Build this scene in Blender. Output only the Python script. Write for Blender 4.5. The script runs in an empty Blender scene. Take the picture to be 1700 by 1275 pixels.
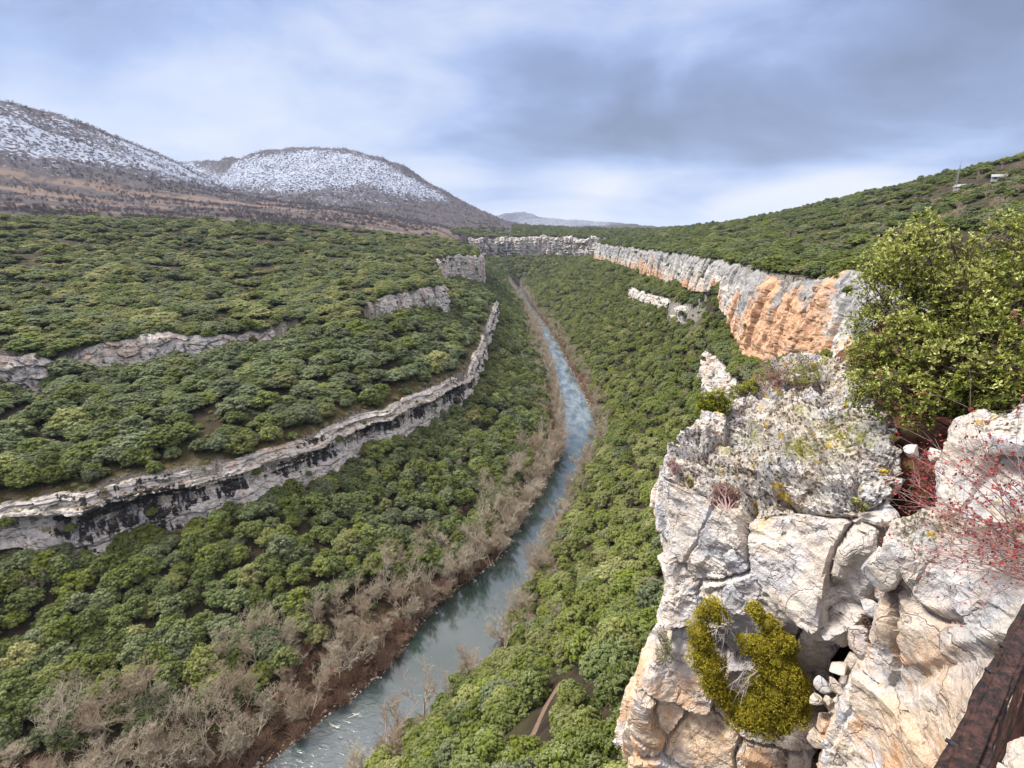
import bpy, math, random
import numpy as np
from mathutils import Vector, geometry

# ---------------------------------------------------------------- camera, world, sun
SC = bpy.context.scene
COL = SC.collection
PITCH = math.radians(16.5)
FPX = 850.0
CAMZ = 100.0
cd = bpy.data.cameras.new("camera")
cam = bpy.data.objects.new("camera", cd)
COL.objects.link(cam)
cam.location = (0, 0, CAMZ)
cam.rotation_euler = (math.pi / 2 - PITCH, 0, 0)
cd.sensor_width = 36.0
cd.lens = 18.0
cd.clip_start = 0.05
cd.clip_end = 40000
SC.camera = cam
SC.view_settings.view_transform = 'Standard'
SC.view_settings.look = 'None'
SC.view_settings.exposure = 1.3
SC.view_settings.gamma = 1.0
SC.cycles.use_denoising = True
SC.cycles.denoiser = 'OPENIMAGEDENOISE'
SC.cycles.denoising_input_passes = 'RGB_ALBEDO_NORMAL'
SC.cycles.denoising_prefilter = 'ACCURATE'
SC.cycles.max_bounces = 5
SC.cycles.diffuse_bounces = 2
SC.cycles.glossy_bounces = 2
SC.cycles.transparent_max_bounces = 4
SC.cycles.volume_bounces = 0

SUN_EL, SUN_ROT = math.radians(52), math.radians(-75)   # sun high, to the left

class NT:
    """small helper for node trees"""
    def __init__(s, tree):
        s.t = tree
        s.n = tree.nodes
        s.l = tree.links
    def node(s, typ, ins=None, **kw):
        nd = s.n.new(typ)
        for k, v in kw.items():
            setattr(nd, k, v)
        if ins:
            for k, v in ins.items():
                s.put(nd.inputs[k], v)
        return nd
    def put(s, sock, v):
        if isinstance(v, bpy.types.NodeSocket):
            s.l.new(v, sock)
        elif isinstance(v, bpy.types.Node):
            s.l.new(v.outputs[0], sock)
        else:
            if sock.type == 'RGBA' and len(v) == 3:
                v = (*v, 1)
            sock.default_value = v
    def math(s, op, a, b=None, c=None, clamp=False):
        nd = s.n.new('ShaderNodeMath')
        nd.operation = op
        nd.use_clamp = clamp
        s.put(nd.inputs[0], a)
        if b is not None: s.put(nd.inputs[1], b)
        if c is not None: s.put(nd.inputs[2], c)
        return nd.outputs[0]
    def mix(s, f, a, b, blend='MIX'):
        nd = s.n.new('ShaderNodeMix')
        nd.data_type = 'RGBA'
        nd.blend_type = blend
        s.put(nd.inputs[0], f); s.put(nd.inputs[6], a); s.put(nd.inputs[7], b)
        return nd.outputs[2]
    def rng(s, v, a, b, c=0.0, d=1.0, smooth=True):
        nd = s.n.new('ShaderNodeMapRange')
        if smooth: nd.interpolation_type = 'SMOOTHSTEP'
        s.put(nd.inputs[0], v)
        for i, x in zip((1, 2, 3, 4), (a, b, c, d)): s.put(nd.inputs[i], x)
        return nd.outputs[0]
    def noise(s, vec, scale, detail=4, rough=0.55, dist=0.0, out=0):
        nd = s.n.new('ShaderNodeTexNoise')
        s.put(nd.inputs['Vector'], vec)
        nd.inputs['Scale'].default_value = scale
        nd.inputs['Detail'].default_value = detail
        nd.inputs['Roughness'].default_value = rough
        nd.inputs['Distortion'].default_value = dist
        return nd.outputs[out]
    def vmul(s, vec, m):
        nd = s.n.new('ShaderNodeVectorMath'); nd.operation = 'MULTIPLY'
        s.put(nd.inputs[0], vec); nd.inputs[1].default_value = m
        return nd.outputs[0]
    def vadd(s, a, b):
        nd = s.n.new('ShaderNodeVectorMath'); nd.operation = 'ADD'
        s.put(nd.inputs[0], a); s.put(nd.inputs[1], b)
        return nd.outputs[0]
    def voro(s, vec, scale, feature='F1', out=0, rnd=1.0):
        nd = s.n.new('ShaderNodeTexVoronoi'); nd.feature = feature
        s.put(nd.inputs['Vector'], vec); nd.inputs['Scale'].default_value = scale
        nd.inputs['Randomness'].default_value = rnd
        return nd.outputs[out]

W = bpy.data.worlds.new("World")
SC.world = W
W.use_nodes = True
wt = NT(W.node_tree)
wt.n.clear()
def build_world():
    t = wt
    g = t.node('ShaderNodeTexCoord').outputs['Generated']
    sep = t.node('ShaderNodeSeparateXYZ', {0: g})
    x, y, z = sep.outputs
    sky = t.node('ShaderNodeTexSky', sky_type='NISHITA', sun_disc=False, sun_elevation=SUN_EL,
                 sun_rotation=SUN_ROT, air_density=1.2, dust_density=1.0)
    skyc = t.mix(1.0, sky.outputs[0], (0.10, 0.10, 0.10), 'MULTIPLY')
    # cloud layer seen in perspective: direction projected on a plane overhead
    zz = t.math('ADD', t.math('MAXIMUM', z, 0.0), 0.10)
    px = t.math('DIVIDE', x, zz)
    py = t.math('DIVIDE', y, zz)
    comb = t.node('ShaderNodeCombineXYZ', {0: px, 1: py, 2: 3.7})
    n1 = t.noise(comb, 0.42, 5, 0.52, 0.5)
    n2 = t.noise(comb, 0.16, 3, 0.5, 0.3)
    n3 = t.noise(t.vmul(g, (1, 1, 2.2)), 2.3, 6, 0.55, 0.4)
    n = t.math('ADD', t.math('MULTIPLY', n1, 0.46), t.math('ADD', t.math('MULTIPLY', n2, 0.26), t.math('MULTIPLY', n3, 0.40)))
    def blob(dx, dy, dz, k, sx=1.0):
        v = Vector((dx, dy, dz)).normalized()
        nd = t.node('ShaderNodeVectorMath', {0: g}, operation='SUBTRACT')
        nd.inputs[1].default_value = v
        m = t.vmul(nd.outputs[0], (sx, sx, 1.0 / 1.0))
        ln = t.node('ShaderNodeVectorMath', {0: m}, operation='LENGTH').outputs[1]
        return t.rng(ln, 0.0, k, 1.0, 0.0)
    val = t.math('MULTIPLY_ADD', n, 2.0, -0.64)
    # thinner, brighter parts of the layer and thicker, darker ones
    for (dx, dy, dz, k, sx, a) in [(-0.80, 1.0, 0.14, 0.62, 0.55, 0.07), (-0.62, 1.0, 0.16, 0.22, 0.5, 0.16), (-0.15, 1.0, 0.05, 0.10, 0.4, 0.12),
                                  (0.17, 1.0, 0.075, 0.08, 0.35, 0.36), (0.30, 1.0, 0.10, 0.06, 0.3, 0.10),(0.66, 1.0, 0.085, 0.07, 0.3, 0.50), (0.42, 1.0, 0.03, 0.06, 0.25, 0.40), (0.52, 1.0, 0.05, 0.05, 0.25, 0.35),
                                  (0.0, 1.0, 0.01, 0.035, 0.08, 0.40), (0.15, 1.0, 0.42, 0.22, 0.7, 0.12),(-0.3,1,0.33,0.2,0.5,0.05),
                                  (0.35, 1.0, 0.17, 0.34, 0.5, -0.16), (0.75, 1.0, 0.30, 0.45, 0.6, -0.07), (-0.1, 1.0, 0.13, 0.14, 0.5, -0.05)]:
        val = t.math('MULTIPLY_ADD', blob(dx, dy, dz, k, sx), a, val)
    ramp = t.node('ShaderNodeValToRGB', {0: val})
    cr = ramp.color_ramp
    cr.elements[0].position = 0.26; cr.elements[0].color = (0.215, 0.270, 0.425, 1)
    cr.elements[1].position = 0.86; cr.elements[1].color = (0.86, 0.88, 0.95, 1)
    for p_, c_ in ((0.40, (0.29, 0.37, 0.60, 1)), (0.51, (0.41, 0.52, 0.82, 1)), (0.64, (0.60, 0.68, 0.90, 1))):
        e = cr.elements.new(p_); e.color = c_
    # an overcast sky is several times brighter overhead than near the horizon
    up = t.rng(z, 0.36, 0.80, 0.415, 2.0)
    cl = t.node('ShaderNodeVectorMath', {0: ramp.outputs[0]}, operation='SCALE')
    t.put(cl.inputs['Scale'], up)
    warm = t.mix(t.rng(z, 0.36, 0.8), (1, 1, 1), (1.62, 1.14, 0.70), 'MIX')
    cl2 = t.mix(1.0, cl.outputs[0], warm, 'MULTIPLY')
    allc = t.mix(0.93, skyc, cl2)
    bg = t.node('ShaderNodeBackground', {0: allc, 1: 1.0})
    out = t.node('ShaderNodeOutputWorld', {0: bg})
build_world()

sd = bpy.data.lights.new("sun", 'SUN')
sd.energy = 2.7
sd.angle = math.radians(13)
sd.color = (1.0, 0.95, 0.86)
sun = bpy.data.objects.new("sun", sd)
COL.objects.link(sun)
_az = SUN_ROT
_sdir = Vector((math.sin(_az) * math.cos(SUN_EL), math.cos(_az) * math.cos(SUN_EL), math.sin(SUN_EL)))
sun.rotation_euler = (-_sdir).to_track_quat('-Z', 'Y').to_euler()

# ---------------------------------------------------------------- numeric helpers
rnd = random.Random(7)
RG = np.random.default_rng(11)

def _h(ix, iy, iz, s):
    h = (ix.astype(np.int64) * 374761393 + iy.astype(np.int64) * 668265263 + iz.astype(np.int64) * 2147483647 + s * 1274126177) & 0xffffffff
    h = ((h ^ (h >> 13)) * 1274126177) & 0xffffffff
    h = ((h ^ (h >> 16)) * 2246822519) & 0xffffffff
    h = h ^ (h >> 13)
    return (h & 0xffffff) / float(0x1000000)

def vnoise(p, s=0):
    i = np.floor(p).astype(np.int64)
    f = p - i
    f = f * f * f * (f * (f * 6 - 15) + 10)
    r = 0
    for dx in (0, 1):
        wx = f[:, 0] if dx else 1 - f[:, 0]
        for dy in (0, 1):
            wy = f[:, 1] if dy else 1 - f[:, 1]
            for dz in (0, 1):
                wz = f[:, 2] if dz else 1 - f[:, 2]
                r = r + wx * wy * wz * _h(i[:, 0] + dx, i[:, 1] + dy, i[:, 2] + dz, s)
    return r * 2 - 1

def fbm(p, o=4, s=0, g=0.5):
    a, t, r = 1.0, 0.0, 0.0
    q = p.copy()
    for k in range(o):
        r = r + a * vnoise(q, s + k)
        t += a
        a *= g
        q = q * 2.03 + 17.3
    return r / t

def voro(p, s=0):
    """F1, F2, id hash, vector to the nearest feature point"""
    i = np.floor(p).astype(np.int64)
    n = len(p)
    f1 = np.full(n, 9.0); f2 = np.full(n, 9.0); idh = np.zeros(n); vec = np.zeros((n, 3))
    for dx in (-1, 0, 1):
        for dy in (-1, 0, 1):
            for dz in (-1, 0, 1):
                c = i + np.array([dx, dy, dz])
                q = np.stack([_h(c[:, 0], c[:, 1], c[:, 2], s + k) for k in range(3)], 1) + c
                v = p - q
                d = np.sqrt((v * v).sum(1))
                b = d < f1
                f2 = np.where(b, f1, np.minimum(f2, d))
                f1 = np.where(b, d, f1)
                idh = np.where(b, _h(c[:, 0], c[:, 1], c[:, 2], s + 9), idh)
                vec[b] = v[b]
    return f1, f2, idh, vec

CP, SP = math.cos(PITCH), math.sin(PITCH)
def ray(px, py):
    a, b = (px - 850.0) / FPX, -(py - 637.5) / FPX
    return np.array([a, CP + b * SP, -SP + b * CP])
def Z(px, py, z):
    """point of the place at height z that the photograph shows there"""
    d = ray(px, py); t = (z - CAMZ) / d[2]
    return np.array([0, 0, CAMZ]) + d * t
def D(px, py, dist):
    d = ray(px, py); t = dist / math.hypot(d[0], d[1])
    return np.array([0, 0, CAMZ]) + d * t
def Yp(px, py, y):
    d = ray(px, py)
    return np.array([0, 0, CAMZ]) + d * (y / d[1])
def project(P):
    P = np.asarray(P, float)
    x, y, z = P[..., 0], P[..., 1], P[..., 2] - CAMZ
    zc = y * CP - z * SP
    u = y * SP + z * CP
    zs = np.where(zc > 0.01, zc, 0.01)
    return 850 + FPX * x / zs, 637.5 - FPX * u / zs, zc

def mesh_np(name, verts, faces, mat=None, attrs=None, smooth=True, parent=None, link=True):
    """faces: (n,k) array or list of arrays with different k"""
    me = bpy.data.meshes.new(name)
    verts = np.asarray(verts, np.float32)
    if not isinstance(faces, list): faces = [faces]
    faces = [np.asarray(f, np.int32) for f in faces if len(f)]
    loops = np.concatenate([f.ravel() for f in faces])
    tot = np.concatenate([np.full(len(f), f.shape[1], np.int32) for f in faces])
    me.vertices.add(len(verts)); me.vertices.foreach_set('co', verts.ravel())
    me.loops.add(len(loops)); me.loops.foreach_set('vertex_index', loops)
    me.polygons.add(len(tot))
    st = np.zeros(len(tot), np.int32); st[1:] = np.cumsum(tot)[:-1]
    me.polygons.foreach_set('loop_start', st); me.polygons.foreach_set('loop_total', tot)
    me.polygons.foreach_set('use_smooth', np.full(len(tot), smooth, bool))
    me.update(calc_edges=True)
    if attrs:
        for k, v in attrs.items():
            dom = 'POINT' if len(v) == len(verts) else 'FACE'
            a = me.attributes.new(k, 'FLOAT', dom)
            a.data.foreach_set('value', np.asarray(v, np.float32))
    if mat: me.materials.append(mat)
    o = bpy.data.objects.new(name, me)
    if link: COL.objects.link(o)
    if parent: o.parent = parent
    return o

def tag(o, label=None, cat=None, group=None, kind=None):
    if label: o['label'] = label
    if cat: o['category'] = cat
    if group: o['group'] = group
    if kind: o['kind'] = kind
    return o
def thing(name, label, cat, loc=(0, 0, 0), rz=0.0, group=None):
    o = bpy.data.objects.new(name, None)
    COL.objects.link(o)
    o.location = loc; o.rotation_euler = (0, 0, rz)
    o.empty_display_size = 0.2
    return tag(o, label, cat, group)

def mat(name, rough=0.9):
    m = bpy.data.materials.new(name); m.use_nodes = True
    t = NT(m.node_tree)
    b = m.node_tree.nodes['Principled BSDF']
    b.inputs['Roughness'].default_value = rough
    b.inputs['Specular IOR Level'].default_value = 0.25
    return m, t, b
# ---------------------------------------------------------------- landform: break lines of the gorge
# every line is a chain of points of the place; z in metres above the river, the eye is at 100
LB = [(848,478),(858,490),(866,505),(876,522),(888,540),(900,570),(911,600),(923,640),(931,690),(934,740),(925,765),(895,820),(862,869),(829,927),(768,972),(728,1003),(685,1055),(644,1112),(595,1152),(549,1185),(490,1232),(430,1280)]
RB = [(862,474),(872,488),(880,505),(893,522),(908,540),(928,570),(947,610),(968,650),(986,690),(992,735),(975,755),(940,832),(912,890),(890,938),(864,997),(832,1030),(826,1100),(790,1125),(750,1158),(724,1185),(668,1205),(632,1240),(615,1280)]
bankL = [Z(a, b, 0) for a, b in LB] + [np.array([-62, 66, 0.]), np.array([-110, 48, 0.]), np.array([-260, 20, 0.])]
bankR = [Z(a, b, 0) for a, b in RB] + [np.array([-50, 46, 0.]), np.array([-100, 26, 0.]), np.array([-250, -2, 0.])]

lines = []          # (N,3) arrays: constraints
def add(pts): lines.append(np.array(pts, float))
add(bankL); add(bankR)
add([(a + b) / 2 - np.array([0, 0, 1.5]) for a, b in zip(bankL[::2], bankR[::2])] if False else [np.array([-12, 1100, 40.0])])

def off(pl, d):
    pl = np.array(pl, float)
    t = np.gradient(pl[:, :2], axis=0)
    t /= np.linalg.norm(t, axis=1)[:, None] + 1e-9
    n = np.stack([-t[:, 1], t[:, 0]], 1)
    r = pl.copy(); r[:, :2] += n * d
    return r
def resample(pl, step):
    pl = np.array(pl, float)
    seg = np.linalg.norm(np.diff(pl[:, :2], axis=0), axis=1)
    s = np.concatenate([[0], np.cumsum(seg)])
    n = max(2, int(s[-1] / step) + 1)
    u = np.linspace(0, s[-1], n)
    return np.stack([np.interp(u, s, pl[:, k]) for k in range(pl.shape[1])], 1)

# cliffs: name -> (list of (px, py_top, z or ('d',dist), visible height px), side, extra hidden depth of the foot, run-out)
def cl(spec, side, extra=3.0, out=2.5):
    top, base = [], []
    for (px, py, q, h) in spec:
        T = D(px, py, q[1]) if isinstance(q, tuple) else Z(px, py, q)
        dist = math.hypot(T[0], T[1])
        B = D(px, py + h, dist)
        B[2] -= extra
        top.append(T); base.append(B)
    top = np.array(top); base = np.array(base)
    o = off(top, side * out)
    base[:, :2] = o[:, :2]
    return top, base
CL = {}
# chains run from far to near; side +1 = outward (river side) lies to the left of the direction of travel
CL['lowerleft'] = cl([(824,498,40,12),(815,520,39.5,20),(806,545,39,26),(797,572,38,28),(784,598,37,28),(774,618,36,30),(735,634,36,38),(700,650,36.5,42),(668,664,37,44),(640,682,37.5,34),(600,684,38,44),(560,702,38,52),(520,722,38,52),(478,738,38,54),(440,752,38,46),(400,764,38.5,46),(360,770,38.5,58),(320,776,39,66),(285,780,39,72),(240,788,39,76),(190,800,39,76),(140,818,38.5,80),(95,822,38,80),(62,830,38,52),(20,832,38,42),(-40,848,38,36),(-140,870,38,34)], 1, 4.0, 1.6)
CL['upperleft'] = cl([(784,412,('d',760),30),(798,420,('d',650),44),(792,426,('d',600),40),(770,424,('d',560),34),(742,424,('d',530),32),(724,432,('d',490),28)], 1, 4.0, 3.0)
CL['midleft'] = cl([(738,474,('d',335),46),(728,474,('d',318),36),(700,478,('d',305),28),(672,484,('d',290),22),(645,490,('d',275),20),(622,500,('d',262),18)], 1, 3.0, 2.0)
CL['benchleft'] = cl([(470,534,('d',240),16),(440,542,('d',236),14),(400,552,('d',232),20),(360,558,('d',230),24),(320,556,('d',228),30),(280,552,('d',228),36),(240,562,('d',228),34),(200,568,('d',228),38),(150,574,('d',230),34),(110,584,('d',230),16)], 1, 2.0, 1.8)
CL['edgeleft'] = cl([(90,600,('d',230),26),(60,592,('d',228),46),(20,584,('d',230),62),(-40,580,('d',230),60),(-120,580,('d',230),50)], 1, 2.0, 1.8)
CL['far'] = cl([(776,394,('d',1120),24),(800,394,('d',1130),24),(850,393,('d',1150),24),(900,393,('d',1160),24),(950,393,('d',1150),24),(1000,394,('d',1120),24)], -1, 8.0, 8.0)
CL['right'] = cl([(990,404,('d',860),22),(1010,406,('d',770),24),(1040,411,('d',660),26),(1062,414,('d',600),30),(1090,416,('d',520),42),(1115,420,('d',455),46),(1140,424,('d',400),36),(1160,428,('d',350),48),(1190,432,('d',300),46),(1212,436,('d',262),26),(1225,438,('d',238),66),(1245,440,('d',200),100),(1268,450,('d',170),128),(1300,458,('d',158),134),(1340,462,('d',148),134),(1380,466,('d',139),124),(1420,460,('d',131),120),(1450,470,('d',118),110),(1490,500,('d',95),110)], -1, 2.5, 2.2)
CL['bandfar'] = cl([(1046,476,51,14),(1070,484,52,16),(1095,492,53,16),(1112,498,54,12)], -1, 1.5, 1.6)
CL['bandmid'] = cl([(1118,506,55,22),(1140,508,56,20),(1165,516,57,26),(1195,530,58,40)], -1, 2.0, 1.6)
CL['bandnear'] = cl([(1186,572,59,30),(1182,584,59.5,34),(1198,606,60,42),(1222,634,61.5,52),(1262,662,64,60)], -1, 3.0, 1.8)
# cliff under the ledge the photographer stands on
own_top = np.array([[66, 88, 93.], [50, 66, 94], [34, 40, 95], [20, 22, 95.5], [9.5, 13.5, 96], [6.4, 9.6, 96.0], [4.6, 6.6, 95.5], [4.0, 4.2, 95], [3.6, 1.6, 95], [1.0, -2, 97], [-6, -18, 97], [-20, -50, 97], [-60, -90, 97]])
own_base = off(own_top, -2.2); own_base[:, 2] = [70, 71, 71, 70, 69, 68, 67, 66, 66, 66, 66, 66, 66]
CL['own'] = (own_top, own_base)
for k, (a, b) in CL.items():
    pass
    bb = b.copy(); bb[:, :2] = a[:, :2] + 0.45 * (b[:, :2] - a[:, :2]); add(a); add(bb)

# left: bench and plateau
add([D(700,560,250), D(560,600,208), D(400,650,186), D(200,690,190), D(0,720,196), D(-200,740,200)])
add([D(700,455,370), D(560,480,350), D(400,490,330), D(200,500,312), D(0,505,300), D(-300,505,300)])
add([D(760,400,760), D(680,410,580), D(560,425,520), D(300,420,500), D(0,420,480), D(-350,420,480)])
add([D(740,388,1000), D(620,377,760), D(450,368,680), D(300,364,640), D(150,362,620), D(0,362,610), D(-400,350,610)])
add([D(0,345,790), D(200,348,810), D(400,352,840), D(600,362,920), D(740,376,1100), D(830,383,1400)])
add([D(-300,300,1020), D(0,318,1020), D(200,326,1040), D(400,338,1080), D(520,343,1200), D(700,360,1450), D(800,372,1600)])
# snowy hills
add([D(-500,120,1500), D(-250,120,1550), D(0,162,1600), D(60,180,1630), D(150,210,1660), D(230,243,1700), D(290,270,1740), D(330,296,1760), D(385,322,1600), D(450,336,1400)])
add([D(-250,240,1200), D(0,268,1220), D(150,285,1250), D(300,312,1300)])
add([D(290,268,2900), D(330,266,2700), D(360,265,2500), D(385,262,2250), D(415,254,2200), D(450,250,2180), D(520,245,2150), D(570,247,2100), D(620,256,2050), D(655,268,2000), D(690,290,1950), D(730,315,1900), D(770,336,1850), D(810,352,1800), D(850,367,1800), D(885,376,1800)])
add([D(345,305,2300), D(400,318,1900), D(430,326,1700)])
add([D(480,300,1800), D(600,310,1750), D(680,335,1700)])
# far mountain
add([D(790,382,5200), D(825,362,5600), D(845,353,5800), D(872,352,5900), D(900,361,6000), D(935,369,6200), D(965,378,6300)])
for (px, d_, z_) in [(-600,2600,300),(-200,2900,300),(100,3200,250),(500,3300,200),(700,3000,150),(850,3000,95),(950,3000,95),(1100,3000,95),(800,9000,60),(870,9500,60),(950,9000,60),(600,9000,0),(1100,9000,0)]:
    p_ = D(px, 400, d_); p_[2] = z_; add([p_])
# far plateau behind the end wall, canyon end slopes
add([D(780,389,1350), D(880,388,1400), D(1000,387,1400), D(1060,386,1250)])
add([D(850,384,2200), D(950,383.5,2200), D(1060,383,1900)])
add([D(800,452,1040), D(860,450,1060), D(930,448,1050), D(985,436,1000)])
# right hillside above the rim
add([D(1060,401,760), D(1130,405,560), D(1200,408,430), D(1290,425,260), D(1400,438,205), D(1480,440,160), D(1560,470,100)])
add([D(1080,383,1150), D(1140,379,950), D(1200,373,800), D(1250,368,720), D(1300,362,650), D(1350,356,600), D(1400,347,560), D(1450,335,520), D(1500,322,480), D(1560,305,440), D(1640,285,400), D(1800,250,380), D(2100,160,380)])
add([D(1200,388,600), D(1330,385,430), D(1450,375,330), D(1560,355,270), D(1700,330,220), D(1900,300,200)])
add([D(1640,276,640), D(1700,262,660), D(1800,235,680), D(2000,190,700), D(1560,303,640)])
for (x, y, z_) in [(150, 120, 104), (120, 70, 101), (90, 30, 101), (60, 0, 100.5), (30, 8, 99.0), (14, 9, 98.2), (9, 4, 98.0), (20, -20, 100), (0, -40, 99.5),
                   (700, 300, 130), (500, 0, 130), (900, 900, 110), (1200, 1600, 90), (1500, 3000, 90), (300, -300, 160), (0, -400, 150), (-20, -120, 100),
                   (-15000, -15000, 100), (15000, -15000, 100), (15000, 18000, 60), (-15000, 18000, 60), (0, 18000, 40), (-15000, 2000, 400), (15000, 2000, 200), (0, -15000, 100),
                   (-3000, 1500, 500), (-2500, 300, 400), (-900, -100, 130), (-500, -300, 90), (-300, -60, 60), (-120, -30, 40)]:
    add([np.array([x, y, z_], float)])

def tin():
    vs, ed, zs = [], [], []
    for L in lines:
        b = len(vs)
        for p in L:
            vs.append(Vector((p[0], p[1]))); zs.append(p[2])
        ed += [(b + i, b + i + 1) for i in range(len(L) - 1)]
    r = geometry.delaunay_2d_cdt(vs, ed, [], 0, 0.01)
    V = np.array([(v.x, v.y) for v in r[0]]); T = np.array(r[2]); orig = r[3]
    Zv = np.zeros(len(V)); ZA = np.array(zs); VA = np.array([(v.x, v.y) for v in vs])
    miss = 0
    for i, o in enumerate(orig):
        if len(o): Zv[i] = np.mean(ZA[list(o)])
        else:
            miss += 1
            dd = np.linalg.norm(VA - V[i], axis=1); k = np.argsort(dd)[:2]
            w = 1 / (dd[k] + 1e-6); Zv[i] = (ZA[k] * w).sum() / w.sum()
    print("tin", len(V), len(T), "crossings", miss, [tuple(np.round(V[i], 1)) for i, o in enumerate(orig) if not len(o)][:20])
    return V, T, Zv
TV, TT, TZ = tin()
def tin_h(q):
    out = np.full(len(q), np.nan)
    A, B, C = TV[TT[:, 0]], TV[TT[:, 1]], TV[TT[:, 2]]
    for k in range(len(TT)):
        a, b, c = A[k], B[k], C[k]
        lo = np.minimum(np.minimum(a, b), c) - 1e-6; hi = np.maximum(np.maximum(a, b), c) + 1e-6
        m = np.nonzero((q[:, 0] >= lo[0]) & (q[:, 0] <= hi[0]) & (q[:, 1] >= lo[1]) & (q[:, 1] <= hi[1]))[0]
        if not len(m): continue
        den = (b[1] - c[1]) * (a[0] - c[0]) + (c[0] - b[0]) * (a[1] - c[1])
        if abs(den) < 1e-9: continue
        p = q[m]
        w0 = ((b[1] - c[1]) * (p[:, 0] - c[0]) + (c[0] - b[0]) * (p[:, 1] - c[1])) / den
        w1 = ((c[1] - a[1]) * (p[:, 0] - c[0]) + (a[0] - c[0]) * (p[:, 1] - c[1])) / den
        w2 = 1 - w0 - w1
        s = (w0 > -1e-6) & (w1 > -1e-6) & (w2 > -1e-6)
        out[m[s]] = (w0 * TZ[TT[k, 0]] + w1 * TZ[TT[k, 1]] + w2 * TZ[TT[k, 2]])[s]
    return out
def seg_dist(q, pl):
    """distance to a chain and the chain's z there"""
    best = np.full(len(q), 1e9); zz = np.zeros(len(q))
    for a, b in zip(pl[:-1], pl[1:]):
        ab = b[:2] - a[:2]; L2 = (ab * ab).sum() + 1e-9
        t = np.clip(((q - a[:2]) @ ab) / L2, 0, 1)
        d = np.linalg.norm(q - (a[:2] + t[:, None] * ab), axis=1)
        m = d < best
        best = np.where(m, d, best); zz = np.where(m, a[2] + (b[2] - a[2]) * t, zz)
    return best, zz

# polar sheet round the viewpoint: fine towards the view, coarse behind
az = np.radians(np.concatenate([np.arange(-180, -60, 6), np.arange(-60, 60, 0.19), np.arange(60, 180, 6)]))
rr = 2.2 * 1.0122 ** np.arange(0, 735)
AZ, RR = np.meshgrid(az, rr, indexing='ij')
GX, GY = RR * np.sin(AZ), RR * np.cos(AZ)
Q = np.stack([GX.ravel(), GY.ravel()], 1)
GZ = tin_h(Q)
GZ = np.where(np.isnan(GZ), 100, GZ)
riverd = np.minimum(seg_dist(Q, np.array(bankL))[0], seg_dist(Q, np.array(bankR))[0])
def in_poly(q, poly):
    ins = np.zeros(len(q), bool); n = len(poly); j = n - 1
    for i in range(n):
        xi, yi = poly[i][:2]; xj, yj = poly[j][:2]
        c = ((yi > q[:, 1]) != (yj > q[:, 1])) & (q[:, 0] < (xj - xi) * (q[:, 1] - yi) / (yj - yi + 1e-12) + xi)
        ins ^= c; j = i
    return ins
river_poly = [p for p in bankL] + [p for p in bankR[::-1]]
inriver = in_poly(Q, river_poly)
cliffd = np.full(len(Q), 1e9)
for k, (a, b) in CL.items():
    cliffd = np.minimum(cliffd, np.minimum(seg_dist(Q, a)[0], seg_dist(Q, b)[0]))
G = GZ.reshape(AZ.shape)
# soften the facets away from cliffs and river
wgt = np.clip((cliffd - 4 - 0.01 * RR.ravel()) / (8 + 0.03 * RR.ravel()), 0, 1) * np.clip(riverd / 12, 0, 1)
wgt = wgt.reshape(AZ.shape) * np.clip(1 - (RR - 1100) / 300, 0.0, 1)
for it in range(60):
    S = G.copy()
    S[1:-1, 1:-1] = (G[:-2, 1:-1] + G[2:, 1:-1] + G[1:-1, :-2] + G[1:-1, 2:] + G[:-2, :-2] + G[2:, 2:] + G[:-2, 2:] + G[2:, :-2]) / 8
    G = G * (1 - wgt) + S * wgt
P3 = np.stack([Q[:, 0], Q[:, 1], np.zeros(len(Q))], 1)
R1 = RR.ravel()
nz = fbm(P3 / 24.0, 4, 3) * 2.2 + fbm(P3 / 5.0, 3, 5) * 0.45
hillamt = np.clip((R1 - 900) / 500, 0, 1)
rid = 1 - np.abs(fbm(P3 / 170.0, 4, 21))
nz = nz * (1 + hillamt) + hillamt * (rid - 0.8) * 26
wn = np.clip(cliffd / 9, 0.12, 1) * np.clip(riverd / 10, 0.12, 1) * np.clip(R1 / 60, 0.03, 1)
nz = nz * wn
G = G + nz.reshape(AZ.shape)
bed = np.clip(riverd / 4, 0, 1) * 1.6
G = np.where(inriver.reshape(AZ.shape), np.minimum(G, (-bed).reshape(AZ.shape)), np.maximum(G, np.where(riverd.reshape(AZ.shape) < 60, np.minimum(0.12 * riverd, 0.8).reshape(AZ.shape) + nz.reshape(AZ.shape) * 0.25 - 0.12, G)))
nA, nR = AZ.shape
lr0, dlr = math.log(2.2), math.log(1.0122)
def hgt(x, y):
    """ground height, bilinear on the polar sheet"""
    x = np.asarray(x, float); y = np.asarray(y, float)
    a = np.arctan2(x, y); r = np.hypot(x, y)
    ia = np.interp(a, az, np.arange(nA)); ir = np.clip((np.log(np.maximum(r, 2.3)) - lr0) / dlr, 0, nR - 1.001)
    i0 = np.clip(np.floor(ia).astype(int), 0, nA - 2); j0 = np.floor(ir).astype(int)
    fa, fr = ia - i0, ir - j0
    return (G[i0, j0] * (1 - fa) * (1 - fr) + G[i0 + 1, j0] * fa * (1 - fr) + G[i0, j0 + 1] * (1 - fa) * fr + G[i0 + 1, j0 + 1] * fa * fr)
idx = np.arange(nA * nR).reshape(nA, nR)
I1 = np.vstack([idx, idx[:1]])
F = np.stack([I1[:-1, :-1].ravel(), I1[:-1, 1:].ravel(), I1[1:, 1:].ravel(), I1[1:, :-1].ravel()], 1)
zc_ = G.ravel()
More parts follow.
